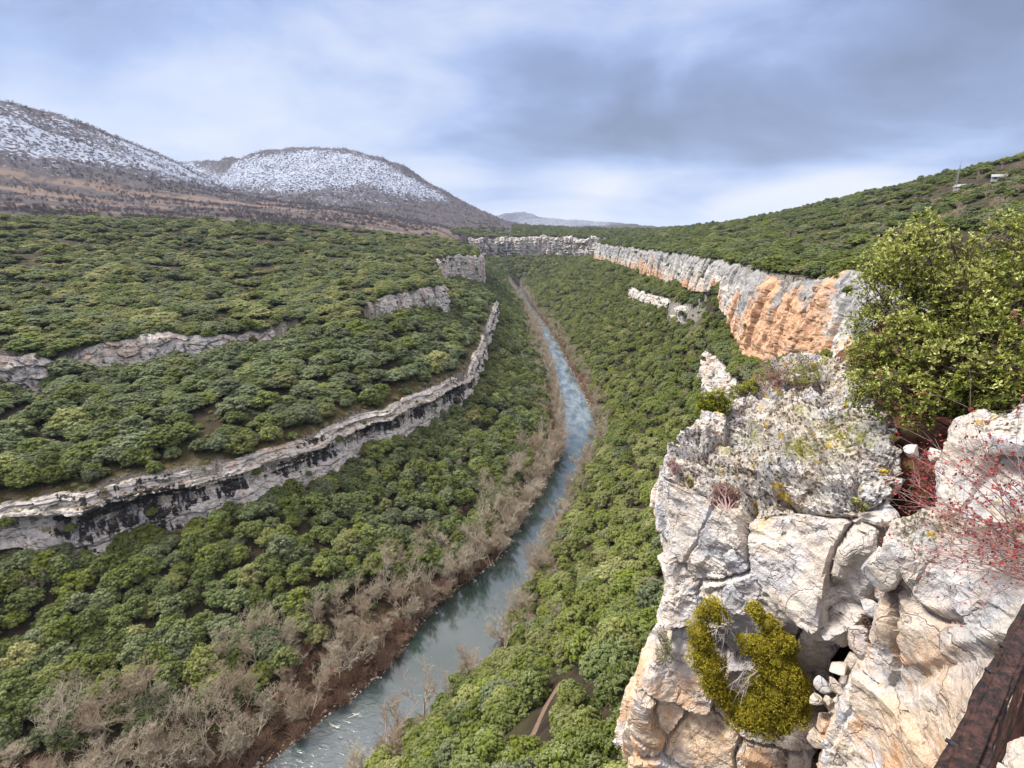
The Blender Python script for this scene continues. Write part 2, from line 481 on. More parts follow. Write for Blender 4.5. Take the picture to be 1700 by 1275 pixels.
# land cover, by place
leftfar = (Q[:, 0] < 40 + (R1 - 1200) * 0.1)
fld = np.where((R1 > 640) & (R1 < 1150) & (Q[:, 0] < -60), 1.0, 0.0)
fn = fbm(np.stack([Q[:, 0] / 160, Q[:, 1] / 17, np.zeros(len(Q))], 1), 3, 31)
fld = fld * np.clip((fn - 0.13) * 14, 0, 1) * np.clip((R1 - 640) / 60, 0, 1)
nn = fbm(P3 / 60.0, 4, 41)
snow = np.clip((zc_ - (172 + 45 * nn) ) / 70, 0, 1) * np.clip((R1 - 1100) / 200, 0, 1)
snow = np.where((Q[:, 0] > 300) & (R1 < 4000), 0, snow)
snow = np.where((R1 > 4500) & (zc_ > 150), 0.62, snow)
bush_top = np.clip(fbm(P3 / 150.0, 4, 45) * 3.0 - 0.1, 0, 1); snow = snow * (1 - 0.5 * bush_top)
scrub = np.clip((R1 - 630) / 70, 0, 1) * (Q[:, 0] < 60 - 0.03 * R1)
gul = fbm(P3 / 90.0, 3, 77)
rocky = np.clip(1 - cliffd / (2.5 + 0.004 * R1), 0, 1)
moss = np.clip(1 - cliffd / 11, 0, 1) * (Q[:, 0] < 0)
bank = np.clip(1 - riverd / 16, 0, 1)
ridged = np.full(len(Q), 1e9)
for L in lines:
    if L.shape[0] >= 10 and L[:, 2].max() > 260 and np.hypot(L[:, 0], L[:, 1]).min() > 1000: ridged = np.minimum(ridged, seg_dist(Q, L)[0])
snow = snow * np.clip((ridged - 14 - 40 * np.clip(nn, 0, 1)) / 30, 0.15, 1)
print("ground verts", len(Q))
# ---------------------------------------------------------------- ground, water, cliffs
def attr(t, name, typ='GEOMETRY', out='Fac'):
    return t.node('ShaderNodeAttribute', attribute_name=name, attribute_type=typ).outputs[out]
def ground_material():
    m, t, b = mat("ground_cover", 1.0)
    GG = t.node('ShaderNodeNewGeometry')
    P = GG.outputs['Position']
    flat = t.rng(t.node('ShaderNodeSeparateXYZ', {0: GG.outputs['True Normal']}).outputs[2], 0.32, 0.58)
    n1 = t.noise(P, 0.35, 6, 0.6); n2 = t.noise(P, 0.06, 4, 0.5); n3 = t.noise(P, 2.2, 4, 0.6)
    base = t.mix(t.rng(n1, 0.3, 0.7), (0.020, 0.015, 0.009), (0.055, 0.040, 0.023))
    mossc = t.mix(t.rng(n3, 0.35, 0.65), (0.085, 0.048, 0.014), (0.105, 0.105, 0.022))
    mossc = t.mix(t.rng(n1, 0.50, 0.66), mossc, (0.16, 0.12, 0.08))
    c = t.mix(t.math('MULTIPLY', attr(t, 'moss'), t.rng(n1, 0.25, 0.45)), base, mossc)
    grass = t.mix(t.rng(n3, 0.3, 0.7), (0.032, 0.038, 0.012), (0.07, 0.058, 0.025))
    c = t.mix(t.math('MULTIPLY', t.rng(n2, 0.45, 0.62), 0.55), c, grass)
    bankc = t.mix(t.rng(n1, 0.35, 0.65), (0.050, 0.028, 0.018), (0.125, 0.075, 0.042))
    c = t.mix(t.math('MULTIPLY', attr(t, 'bank'), 0.85), c, bankc)
    rockc = t.mix(t.rng(n3, 0.3, 0.75), (0.13, 0.12, 0.10), (0.34, 0.32, 0.29))
    c = t.mix(t.math('MULTIPLY', attr(t, 'rocky'), t.rng(n1, 0.45, 0.6)), c, rockc)
    c = t.mix(flat, rockc, c)
    # scrub land and fields at the foot of the hills
    Ps = t.vmul(P, (0.5, 1.6, 1.0))
    s1 = t.noise(Ps, 0.045, 6, 0.65); s2 = t.noise(P, 0.16, 4, 0.7)
    sc = t.mix(t.rng(s1, 0.35, 0.65), (0.040, 0.035, 0.043), (0.085, 0.068, 0.068))
    sc = t.mix(t.rng(s2, 0.48, 0.68), sc, (0.055, 0.060, 0.055))
    c = t.mix(attr(t, 'scrub'), c, sc)
    c = t.mix(attr(t, 'field'), c, t.mix(t.rng(s2, 0.3, 0.7), (0.125, 0.085, 0.075), (0.165, 0.125, 0.095)))
    # snow lying between low bushes
    v = t.voro(t.vmul(P, (1, 1, 0.6)), 0.15, 'F1', 0)
    v2 = t.voro(P, 0.05, 'F1', 0)
    sp = t.math('ADD', t.math('MULTIPLY', v, 0.5), t.math('MULTIPLY', t.noise(P, 0.13, 6, 0.8), 0.9))
    sp = t.math('ADD', sp, t.math('MULTIPLY', t.math('SUBTRACT', attr(t, 'snow'), 0.5), 0.26))
    ragged = t.rng(sp, 0.775, 0.82)
    ragged = t.math('MULTIPLY', ragged, t.rng(attr(t, 'snow'), 0.0, 0.18))
    under = t.mix(t.rng(s2, 0.35, 0.65), (0.035, 0.033, 0.045), (0.085, 0.075, 0.085))
    c = t.mix(t.rng(attr(t, 'snow'), 0.0, 0.3), c, under)
    c = t.mix(ragged, c, (0.29, 0.335, 0.415))
    t.put(b.inputs['Base Color'], c)
    bump = t.node('ShaderNodeBump', {'Height': t.math('ADD', n1, n3), 'Strength': 0.9, 'Distance': 0.9})
    t.put(b.inputs['Normal'], bump)
    return m
ground = mesh_np('ground', np.stack([GX.ravel(), GY.ravel(), G.ravel()], 1), F, ground_material(),
                 dict(moss=moss, bank=bank, rocky=rocky, scrub=scrub, field=fld, snow=snow))
tag(ground, kind='structure')

def water_material():
    m, t, b = mat("river_water", 0.05)
    P = t.node('ShaderNodeNewGeometry').outputs['Position']
    n = t.noise(P, 0.045, 3, 0.5)
    deep = t.mix(t.rng(n, 0.35, 0.65), (0.016, 0.032, 0.026), (0.032, 0.048, 0.040))
    rap = attr(t, 'rapid')
    c = t.mix(t.math('MULTIPLY', rap, 0.6), deep, (0.035, 0.055, 0.065))
    Pr = t.vmul(P, (0.55, 0.9, 1.0))
    f = t.noise(Pr, 0.75, 8, 0.72, 1.2)
    foam = t.math('MULTIPLY', t.rng(f, 0.62, 0.74), rap)
    c = t.mix(foam, c, (0.36, 0.40, 0.42))
    rf = t.math('MULTIPLY', attr(t, 'riffle_sheen'), t.rng(t.noise(t.vmul(P, (0.7, 0.22, 1)), 0.35, 4, 0.6), 0.30, 0.66))
    c = t.mix(t.math('MULTIPLY', rf, 0.60), c, (0.24, 0.285, 0.29))  # pale broken water; also paints sky sheen onto the far reach
    t.put(b.inputs['Base Color'], c)
    t.put(b.inputs['Roughness'], t.math('MULTIPLY_ADD', rap, 0.16, 0.05))
    b.inputs['Specular IOR Level'].default_value = 1.0
    b.inputs['IOR'].default_value = 1.5
    b.inputs['Coat Weight'].default_value = 0.35
    b.inputs['Coat Roughness'].default_value = 0.05
    r1 = t.noise(Pr, 0.9, 5, 0.6, 0.6); r2 = t.noise(P, 0.22, 3, 0.5)
    h = t.math('ADD', t.math('MULTIPLY', r1, t.math('MULTIPLY_ADD', rap, 1.0, 0.07)), t.math('MULTIPLY', r2, 0.12))
    bump = t.node('ShaderNodeBump', {'Height': h, 'Strength': 0.5, 'Distance': 0.35})
    t.put(b.inputs['Normal'], bump); t.put(b.inputs['Coat Normal'], bump)
    return m
def build_water():
    k = max(len(bankL), len(bankR))
    n = 420
    def rs(pl):
        pl = np.array(pl)
        # parametrise by index so both banks run together
        u = np.linspace(0, len(pl) - 1, n)
        return np.stack([np.interp(u, np.arange(len(pl)), pl[:, j]) for j in range(3)], 1)
    a, b = rs(bankL), rs(bankR)
    c = b - a; c /= np.linalg.norm(c, axis=1)[:, None]
    a = a - c * 2.5; b = b + c * 2.5
    m = 9
    V = np.concatenate([(a + (b - a) * k / (m - 1))[:, None, :] for k in range(m)], 1).reshape(-1, 3)
    V[:, 2] = 0.0
    ii = np.arange(n * m).reshape(n, m)
    Fq = np.stack([ii[:-1, :-1].ravel(), ii[:-1, 1:].ravel(), ii[1:, 1:].ravel(), ii[1:, :-1].ravel()], 1)
    # quick water: the bend below the ledge, and two riffles upstream
    y = V[:, 1]; x = V[:, 0]
    rap = np.clip((98 - y) / 14, 0, 1)
    for (y0, w) in ((330, 30), (410, 40), (265, 14), (520, 80), (700, 90)):
        rap = np.maximum(rap, 0.55 * np.exp(-((y - y0) / w) ** 2))
    o = mesh_np('river', V, Fq, water_material(), dict(rapid=rap, riffle_sheen=np.clip((y - 215) / 60, 0, 1)))
    tag(o, kind='structure')
build_water()

def rock_material(name, kind):
    """limestone: kind = white / streaked / orange / far"""
    m, t, b = mat(name, 0.95)
    P = t.node('ShaderNodeNewGeometry').outputs['Position']
    cellv = t.math('SUBTRACT', attr(t, 'cell'), 0.5)
    n1 = t.math('ADD', t.noise(P, 0.11, 5, 0.6), t.math('MULTIPLY', cellv, 0.16)); n2 = t.noise(P, 0.9, 6, 0.65)
    streak = t.noise(t.vmul(P, (0.55, 0.55, 0.05)), 1.0, 6, 0.68, 0.3)
    bed = t.noise(t.vmul(P, (0.03, 0.03, 1.1)), 1.0, 4, 0.6, 0.4)
    pale = t.mix(t.rng(n2, 0.3, 0.7), (0.36, 0.34, 0.315), (0.62, 0.59, 0.55))
    orange = t.mix(t.rng(n2, 0.3, 0.7), (0.37, 0.20, 0.115), (0.53, 0.35, 0.225))
    pink = t.mix(t.rng(n2, 0.3, 0.7), (0.40, 0.31, 0.25), (0.56, 0.47, 0.395))
    gry = t.mix(t.rng(n2, 0.3, 0.7), (0.17, 0.172, 0.175), (0.32, 0.315, 0.31))
    blk = (0.022, 0.022, 0.024)
    if kind == 'streaked':
        c = t.mix(t.rng(n1, 0.58, 0.70), pale, pink)
        topd = attr(t, 'down')
        band = t.math('SUBTRACT', t.rng(topd, 0.20, 0.34), t.rng(topd, 0.50, 0.80))  # blacker below the upper ledges: overhang shade painted in with the streaks
        s = t.math('ADD', t.math('MULTIPLY_ADD', streak, 0.75, 0.045), t.math('MULTIPLY', band, 0.17))
        s = t.math('ADD', s, t.math('MULTIPLY', t.math('SUBTRACT', bed, 0.5), 0.35))
        s = t.math('ADD', s, t.math('MULTIPLY', t.math('SUBTRACT', n1, 0.5), 0.5))
        al = t.noise(t.vmul(P, (1, 1, 0.15)), 0.055, 3, 0.5)
        s = t.math('ADD', s, t.math('MULTIPLY', t.math('SUBTRACT', al, 0.5), 0.55))
        c = t.mix(t.rng(s, 0.51, 0.57), c, blk)
        ln = t.noise(t.vmul(P, (0.05, 0.05, 2.6)), 1.0, 3, 0.6, 0.3)
        c = t.mix(t.math('MULTIPLY', t.rng(ln, 0.60, 0.66), 0.75), c, (0.05, 0.045, 0.04))
        gl = t.math('MULTIPLY', t.rng(streak, 0.40, 0.5, 1, 0), 0.7)
        c = t.mix(t.math('MULTIPLY', gl, t.rng(topd, 0.3, 0.5)), c, (0.38, 0.38, 0.40))
    elif kind == 'orange':
        reg = t.math('ADD', n1, t.math('MULTIPLY', t.math('SUBTRACT', attr(t, 'down'), 0.45), 0.42))
        c = t.mix(t.math('MULTIPLY', t.rng(reg, 0.44, 0.58), 0.72), gry, pale)
        c = t.mix(t.rng(t.math('ADD', reg, t.math('MULTIPLY', attr(t, 'warm'), 0.40)), 0.62, 0.74), c, orange)
        c = t.mix(t.math('MULTIPLY', t.rng(streak, 0.55, 0.64), 0.55), c, gry)
        c = t.mix(t.math('MULTIPLY', t.rng(bed, 0.60, 0.68), 0.5), c, pink)
    else:
        c = t.mix(t.rng(n1, 0.5, 0.62), pale, pink)
        c = t.mix(t.math('MULTIPLY', t.rng(streak, 0.50, 0.60), 0.8), c, gry)
        c = t.mix(t.math('MULTIPLY', t.rng(streak, 0.60, 0.66), 0.8), c, blk)
        if kind == 'far':
            c = t.mix(t.math('MULTIPLY', t.rng(n1, 0.42, 0.5, 1, 0), 0.6), c, orange)
    upz = t.node('ShaderNodeSeparateXYZ', {0: t.node('ShaderNodeNewGeometry').outputs['True Normal']}).outputs[2]
    c = t.mix(t.math('MULTIPLY', t.rng(upz, 0.78, 0.93), t.rng(n2, 0.42, 0.58)), c, t.mix(t.rng(n1, 0.4, 0.6), (0.10, 0.085, 0.03), (0.16, 0.125, 0.07)))
    t.put(b.inputs['Base Color'], c)
    h = t.math('ADD', n2, t.math('MULTIPLY', t.voro(t.vmul(P, (1, 1, 1.6)), 0.8, 'DISTANCE_TO_EDGE', 0), 0.4))
    bump = t.node('ShaderNodeBump', {'Height': h, 'Strength': 0.9, 'Distance': 0.35})
    t.put(b.inputs['Normal'], bump)
    return m
RM = {k: rock_material('limestone_' + k, k) for k in ('white', 'streaked', 'orange', 'far')}

def strip(name, key, side, step, m_, rows=34, amp=1.0, warm=None, strata=0.5, seed=0, lip=3.0, gap=None, blk=(4.5, 5.5), prof=None, topn=0.8, rough=1.0, gthr=0.0):
    top, base = CL[key]
    W_ = np.concatenate([top, base], 1)
    R = resample(W_, step)
    T, B = R[:, :3], R[:, 3:]
    n = len(T)
    T = T.copy(); tq = T * [1, 1, 0]; T[:, 2] += topn * (fbm(tq / 14 + seed, 3, 97) * 1.8 - 0.3) + 0.4 * topn * fbm(tq / 3, 2, 98)
    tt = np.gradient(T[:, :2], axis=0)
    k = max(3, int(6 / step)) | 1
    ker = np.ones(k) / k
    for c in range(2): tt[:, c] = np.convolve(np.pad(tt[:, c], k // 2, mode='edge'), ker, mode='valid')
    tt /= np.linalg.norm(tt, axis=1)[:, None] + 1e-9
    nrm = np.stack([-tt[:, 1], tt[:, 0], np.zeros(n)], 1) * side
    us = np.linspace(0, 1, n)
    rowsP = []; down = []; along = []
    # lip: runs back over the top
    for q in (1.0, 0.7, 0.4, 0.15):
        p = T - nrm * lip * q
        g = hgt(p[:, 0], p[:, 1])
        p[:, 2] = np.where(q > 0.5, np.minimum(T[:, 2] - 0.3, g - 0.4), T[:, 2] + 0.25 * (1 - q))
        rowsP.append(p); down.append(np.full(n, 0.0)); along.append(us)
    for j in range(rows):
        f = j / (rows - 1)
        p = T + (B - T) * f
        rowsP.append(p); down.append(np.full(n, f)); along.append(us)
    P = np.array(rowsP); dn = np.array(down); nr = len(P)
    flat = P.reshape(-1, 3)
    N3 = np.tile(nrm, (nr, 1))
    H = np.linalg.norm((T - B)[:, 2:3], axis=1); H3 = np.tile(H, nr)
    q = flat.copy()
    so = seed * 13.7
    col = fbm(np.stack([q[:, 0] / 7, q[:, 1] / 7, q[:, 2] / 26 + so], 1), 3, 50 + seed)
    bw, bh = blk
    f1, f2, idh, vc_ = voro(np.stack([q[:, 0] / bw, q[:, 1] / bw, q[:, 2] / bh + so], 1), 60 + seed)
    rdv = np.stack([_h((idh * 99991).astype(np.int64), np.zeros(len(q), np.int64), np.zeros(len(q), np.int64), 700 + kk) - 0.5 for kk in range(3)], 1)
    tilt1 = (vc_ * rdv).sum(1) * 2.6
    g1, g2, gid, gv = voro(np.stack([q[:, 0] / 1.9, q[:, 1] / 1.9, q[:, 2] / 2.6 + so], 1) + 0.25 * col[:, None], 66 + seed)
    rdv = np.stack([_h((gid * 99991).astype(np.int64), np.zeros(len(q), np.int64), np.zeros(len(q), np.int64), 710 + kk) - 0.5 for kk in range(3)], 1)
    fac = 0.5 * (gid - 0.5) + (gv * rdv).sum(1) * 1.1 - 0.35 * np.clip(1 - (g2 - g1) / 0.16, 0, 1)
    lay = vnoise(np.stack([q[:, 0] * 0.02, q[:, 1] * 0.02, q[:, 2] * 0.75 + so + 0.3 * col], 1), 70 + seed)
    lay = np.tanh(lay * 5)
    fine = fbm(q / 1.6 + so, 3, 80 + seed)
    crack = np.clip(1 - (f2 - f1) / 0.10, 0, 1)
    d = amp * (1.3 * col + 1.1 * (idh - 0.5) + tilt1 * 0.6 * (0.4 + 0.6 * rough) + fac * rough + 0.35 * fine - 0.8 * crack) + strata * lay + 0.6 * amp + 0.9 * np.clip(dn.ravel() * 3, 0, 1)
    if prof is not None:
        am = 0.75 + 0.5 * vnoise(np.stack([q[:, 0] / 9, q[:, 1] / 9, q[:, 2] * 0 + so], 1), 95)
        sh_ = 0.05 * vnoise(np.stack([q[:, 0] / 14, q[:, 1] / 14, q[:, 2] * 0 + so], 1), 96)
        d = d + am * np.interp(dn.ravel() + sh_, prof[0], prof[1])
    ends = np.minimum(np.tile(us, nr), 1 - np.tile(us, nr)); ends = np.clip(ends * n * step / 4.0, 0, 1)
    d = d * np.clip(0.3 + dn.ravel() * 6, 0, 1) - (1 - ends) * 2.0
    lipm = (dn.ravel() == 0)
    flat = flat + N3 * (d * np.where(lipm, 0.45, 1))[:, None]
    flat[:, 2] += np.where(lipm, 0.35 * idh - 0.1 - (1 - ends) * 2.5, 0.12 * fine)
    if gap is not None:
        # stretches where the band is buried under soil and bushes
        gm = vnoise(np.stack([q[:, 0] / gap, q[:, 1] / gap, np.zeros(len(q))], 1), 90 + seed)
        bury = np.clip((gm - gthr) * 5, 0, 1)
        flat = flat - N3 * (bury * 4.0)[:, None]
        flat[:, 2] -= bury * 2.5
    ii = np.arange(nr * n).reshape(nr, n)
    Fq = np.stack([ii[:-1, :-1].ravel(), ii[1:, :-1].ravel(), ii[1:, 1:].ravel(), ii[:-1, 1:].ravel()], 1)
    if side > 0: Fq = Fq[:, ::-1]
    at = dict(down=dn.ravel(), cell=idh * 0.6 + gid * 0.4)
    if warm is not None: at['warm'] = np.tile(warm(project(T)[0]), nr)
    o = mesh_np(name, flat, Fq, m_, at, smooth=False)
    tag(o, kind='structure')
    return o
strip('cliff', 'lowerleft', 1, 0.55, RM['streaked'], 60, 0.70, strata=0.22, seed=1, blk=(5, 3.2), prof=([0, .07, .10, .16, .19, .26, .30, .42, .60, .75, 1.0], [0.5, 0.8, -0.2, -0.1, 1.2, 1.3, -0.2, -1.2, -0.8, 0.0, 0.6]), topn=0.9, gap=30, gthr=0.5)
strip('cliff', 'upperleft', 1, 1.2, RM['white'], 40, 2.4, strata=0.2, seed=2, blk=(8, 30), topn=2.0)
strip('cliff', 'midleft', 1, 0.8, RM['white'], 36, 1.6, strata=0.2, seed=3, blk=(6, 14), topn=1.4)
strip('cliff', 'benchleft', 1, 0.6, RM['white'], 30, 1.1, rough=0.6, seed=4, gap=13, strata=0.3, topn=1.6, blk=(5, 4))
strip('cliff', 'edgeleft', 1, 0.6, RM['white'], 36, 1.6, rough=0.6, seed=5, topn=1.8, blk=(6, 5))
strip('cliff', 'far', -1, 2.6, RM['white'], 34, 5.0, strata=0.8, seed=6, lip=8, blk=(26, 90), topn=5.0)
strip('cliff', 'right', -1, 0.55, RM['orange'], 54, 1.7, warm=lambda p: np.interp(p, [990,1055,1066,1100,1118,1150,1160,1185,1195,1225,1240,1262,1275,1390,1415,1430], [.0,.0,.32,.25,.0,.0,.15,.12,.0,.0,.2,.35,.85,.9,.4,.05]), strata=0.10, seed=7, blk=(8.5, 30), topn=1.9, rough=0.38)
strip('cliff', 'bandfar', -1, 0.9, RM['white'], 20, 1.0, seed=8)
strip('cliff', 'bandmid', -1, 0.8, RM['white'], 26, 1.2, seed=9, gap=22)
strip('cliff', 'bandnear', -1, 0.5, RM['white'], 36, 1.3, seed=10)
strip('cliff', 'own', -1, 0.7, RM['orange'], 50, 1.0, warm=lambda u: u * 0 + 0.3, seed=11, blk=(7, 18))
# ---------------------------------------------------------------- woods
def leaf_material():
    m, t, b = mat("oak_foliage", 0.75)
    tint = attr(t, 'tint', 'INSTANCER')
    lob = attr(t, 'lobe')
    rn = t.node('ShaderNodeObjectInfo').outputs['Random']
    ramp = t.node('ShaderNodeValToRGB', {0: tint})
    cr = ramp.color_ramp
    cr.elements[0].position = 0.0; cr.elements[0].color = (0.110, 0.135, 0.080, 1)     # bluish grey green
    cr.elements[1].position = 1.0; cr.elements[1].color = (0.30, 0.27, 0.13, 1)        # dry yellow
    for p_, c_ in ((0.25, (0.075, 0.105, 0.028, 1)), (0.5, (0.110, 0.135, 0.018, 1)), (0.75, (0.200, 0.210, 0.085, 1))):
        e = cr.elements.new(p_); e.color = c_
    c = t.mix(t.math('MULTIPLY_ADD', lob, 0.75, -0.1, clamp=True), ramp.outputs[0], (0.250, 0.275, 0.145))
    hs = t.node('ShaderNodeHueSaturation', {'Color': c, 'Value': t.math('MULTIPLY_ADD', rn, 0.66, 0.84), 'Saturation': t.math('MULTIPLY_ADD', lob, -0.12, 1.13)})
    t.put(b.inputs['Base Color'], hs)
    tr = t.node('ShaderNodeBsdfTranslucent', {0: hs})
    mx = t.node('ShaderNodeMixShader', {0: 0.18, 1: b.outputs[0], 2: tr})
    t.put(t.n['Material Output'].inputs[0], mx)
    return m
def wood_material(name, c0, c1, tintable=False):
    m, t, b = mat(name, 0.95)
    P = t.node('ShaderNodeTexCoord').outputs['Object']
    n = t.noise(P, 1.5, 4, 0.6)
    c = t.mix(n, c0, c1)
    if tintable:
        tint = attr(t, 'tint', 'INSTANCER')
        c = t.mix(1.0, c, t.mix(tint, (1.1, 1.1, 1.02), (0.92, 0.78, 0.68)), 'MULTIPLY')
    t.put(b.inputs['Base Color'], c)
    return m
LEAF = leaf_material()
BARK = wood_material('oak_bark', (0.05, 0.04, 0.03), (0.12, 0.10, 0.08))
BARE = wood_material('bare_wood', (0.36, 0.34, 0.29), (0.62, 0.58, 0.50), True)
TWIG = wood_material('bare_twigs', (0.25, 0.225, 0.185), (0.43, 0.39, 0.325), True)
UNDER = wood_material('undergrowth_twigs', (0.19, 0.125, 0.10), (0.38, 0.28, 0.22), True)
DEAD = wood_material('dead_wood', (0.42, 0.40, 0.34), (0.62, 0.60, 0.52))

def rand_unit(n, r):
    v = r.normal(size=(n, 3)); return v / np.linalg.norm(v, axis=1)[:, None]
def leaf_quads(C, N, size, r, jitter=0.9, aspect=1.0):
    """small leaf-clump faces at C, facing roughly N"""
    n = len(C)
    N = N + r.normal(size=(n, 3)) * jitter * 0.6
    N /= np.linalg.norm(N, axis=1)[:, None]
    U = np.cross(N, rand_unit(n, r)); U /= np.linalg.norm(U, axis=1)[:, None] + 1e-9
    V = np.cross(N, U)
    s = (size * r.uniform(0.6, 1.3, n))[:, None]
    a = C - U * s * aspect; c = C + U * s * aspect
    b = C - V * s * 0.6 + N * s * 0.15; d = C + V * s * 0.6 + N * s * 0.15
    P = np.stack([a, b, c, d], 1).reshape(-1, 3)
    Fc = np.arange(n * 4).reshape(n, 4)
    return P, Fc
def ico(sub=1):
    import bmesh
    bm = bmesh.new(); bmesh.ops.create_icosphere(bm, subdivisions=sub, radius=1)
    V = np.array([v.co[:] for v in bm.verts]); Fc = np.array([[v.index for v in f.verts] for f in bm.faces]); bm.free()
    return V, Fc
ICO1 = ico(1); ICO2 = ico(2); ICO3 = ico(3)
def tube(pts, rad, k=4):
    pts = np.array(pts, float); n = len(pts); rad = np.array(rad, float)
    t = np.gradient(pts, axis=0); t /= np.linalg.norm(t, axis=1)[:, None] + 1e-9
    up = np.tile([0.31, 0.17, 0.93], (n, 1)); up[np.abs(t @ np.array([0.31, 0.17, 0.93])) > 0.9] = [0.9, 0.3, 0.1]
    u = np.cross(t, up); u /= np.linalg.norm(u, axis=1)[:, None] + 1e-9
    v = np.cross(t, u)
    a = np.arange(k) * 2 * math.pi / k
    V = pts[:, None, :] + rad[:, None, None] * (np.cos(a)[None, :, None] * u[:, None, :] + np.sin(a)[None, :, None] * v[:, None, :])
    V = V.reshape(-1, 3)
    i = np.arange(n * k).reshape(n, k)
    Fq = np.stack([i[:-1].ravel(), np.roll(i, -1, 1)[:-1].ravel(), np.roll(i, -1, 1)[1:].ravel(), i[1:].ravel()], 1)
    return V, Fq
class Acc:
    def __init__(s): s.V = []; s.Q = []; s.T = []; s.n = 0; s.a = []
    def add(s, V, Fc, a=0.0):
        V = np.asarray(V)
        (s.Q if Fc.shape[1] == 4 else s.T).append(Fc + s.n)
        s.V.append(V); s.n += len(V)
        s.a.append(np.full(len(V), a) if np.isscalar(a) else a)
    def mesh(s, name, m_, attrname=None, **kw):
        V = np.concatenate(s.V); fs = []
        if s.Q: fs.append(np.concatenate(s.Q))
        if s.T: fs.append(np.concatenate(s.T))
        at = {attrname: np.concatenate(s.a)} if attrname else None
        return mesh_np(name, V, fs, m_, at, **kw)

def oak_crown(seed, R=3.9, Hc=4.6, nl=36, per=440, leaf=0.135, flat=1.0):
    r = np.random.default_rng(seed)
    A = Acc()
    cs = []
    ga = 2.399963
    for i in range(nl):
        f = (i + 0.5) / nl
        ph = i * ga + r.uniform(-0.4, 0.4)
        el = math.acos(1 - f * 1.02) if f < 0.98 else 1.5
        rr_ = R * r.uniform(0.58, 0.92)
        c = np.array([math.sin(el) * math.cos(ph) * rr_, math.sin(el) * math.sin(ph) * rr_, 1.6 + (Hc - 1.3) * math.cos(el) * r.uniform(0.75, 1.05)])
        rad = R * r.uniform(0.17, 0.33)
        cs.append((c, rad))
    cs.append((np.array([0, 0, 1.9]), R * 0.62))
    for j, (c, rad) in enumerate(cs):
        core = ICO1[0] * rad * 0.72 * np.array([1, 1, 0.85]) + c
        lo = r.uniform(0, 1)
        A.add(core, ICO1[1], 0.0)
        n = int(per * (rad / (R * 0.28)) ** 1.6)
        d = rand_unit(n, r); d[:, 2] = np.where(d[:, 2] < -0.35, -d[:, 2], d[:, 2])
        # twigs ends gather in tufts
        tuft = rand_unit(14, r)
        near = np.argmax(d @ tuft.T, axis=1)
        d = d * 0.55 + tuft[near] * 0.45 * 1.0; d /= np.linalg.norm(d, axis=1)[:, None]
        k = r.uniform(0.78, 1.12, n)[:, None]
        C = c + d * rad * k * np.array([1, 1, 0.85])
        Nn = d + np.array([0, 0, 0.55])
        P, Fc = leaf_quads(C, Nn, leaf, r)
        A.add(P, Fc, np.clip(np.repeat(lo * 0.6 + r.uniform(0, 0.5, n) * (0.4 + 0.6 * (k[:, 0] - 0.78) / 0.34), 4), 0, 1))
    return A
def oak_trunk(seed, h=2.4):
    r = np.random.default_rng(seed + 500); A = Acc()
    for s in range(r.integers(1, 4)):
        a = r.uniform(0, 6.28); d = np.array([math.cos(a), math.sin(a), 0])
        pts = [d * 0.1 + [0, 0, -1.2], d * 0.35 + [0, 0, 0.6], d * 0.7 + [0, 0, h], d * 1.1 + [0, 0, h + 1.6]]
        A.add(*tube(pts, [0.20, 0.16, 0.12, 0.05], 5))
        for b in range(3):
            a2 = r.uniform(0, 6.28); e = np.array([math.cos(a2), math.sin(a2), 0.7])
            A.add(*tube([pts[2], pts[2] + e * 1.0, pts[2] + e * 1.9], [0.08, 0.06, 0.03], 4))
    return A
def bare_tree(seed, H=8.5, spread=0.9, dense=1.0, stems=1, levels=4):
    """returns limbs and fine twigs"""
    r = np.random.default_rng(seed)
    L, Tw = Acc(), Acc()
    def grow(p, d, ln, rad, lv):
        n = 4
        pts = [p]; q = p.copy(); dd = d.copy()
        for i in range(n):
            dd = dd + r.normal(size=3) * 0.10 + np.array([0, 0, 0.05])
            dd /= np.linalg.norm(dd)
            q = q + dd * ln / n; pts.append(q.copy())
        rads = np.linspace(rad, rad * 0.55, n + 1)
        (L if lv < 2 else Tw).add(*tube(pts, rads, 5 if lv == 0 else 3))
        if lv >= levels: return
        nb = int((5 if lv == 0 else 5 if lv == 1 else 4 if lv == 2 else 4) * dense + r.uniform(0, 1))
        for b in range(nb):
            f = r.uniform(0.35, 1.0) if lv else r.uniform(0.30, 1.0)
            k = f * n; i = min(int(k), n - 1)
            s = pts[i] + (pts[i + 1] - pts[i]) * (k - i)
            side = rand_unit(1, r)[0]; side[2] = abs(side[2]) * 0.3
            nd = dd * (1.0 - 0.25 * lv * 0.3) + side * spread * (0.8 + 0.25 * lv)
            nd /= np.linalg.norm(nd)
            grow(s, nd, ln * r.uniform(0.45, 0.72), max(rads[i] * 0.60, 0.026), lv + 1)
    for s in range(stems):
        a = r.uniform(0, 6.28)
        tilt = 0.08 if stems == 1 else r.uniform(0.15, 0.5)
        grow(np.array([0.15 * math.cos(a), 0.15 * math.sin(a), -0.6]), np.array([tilt * math.cos(a), tilt * math.sin(a), 1.0]), H * 0.55, 0.017 * H, 0)
    return L, Tw
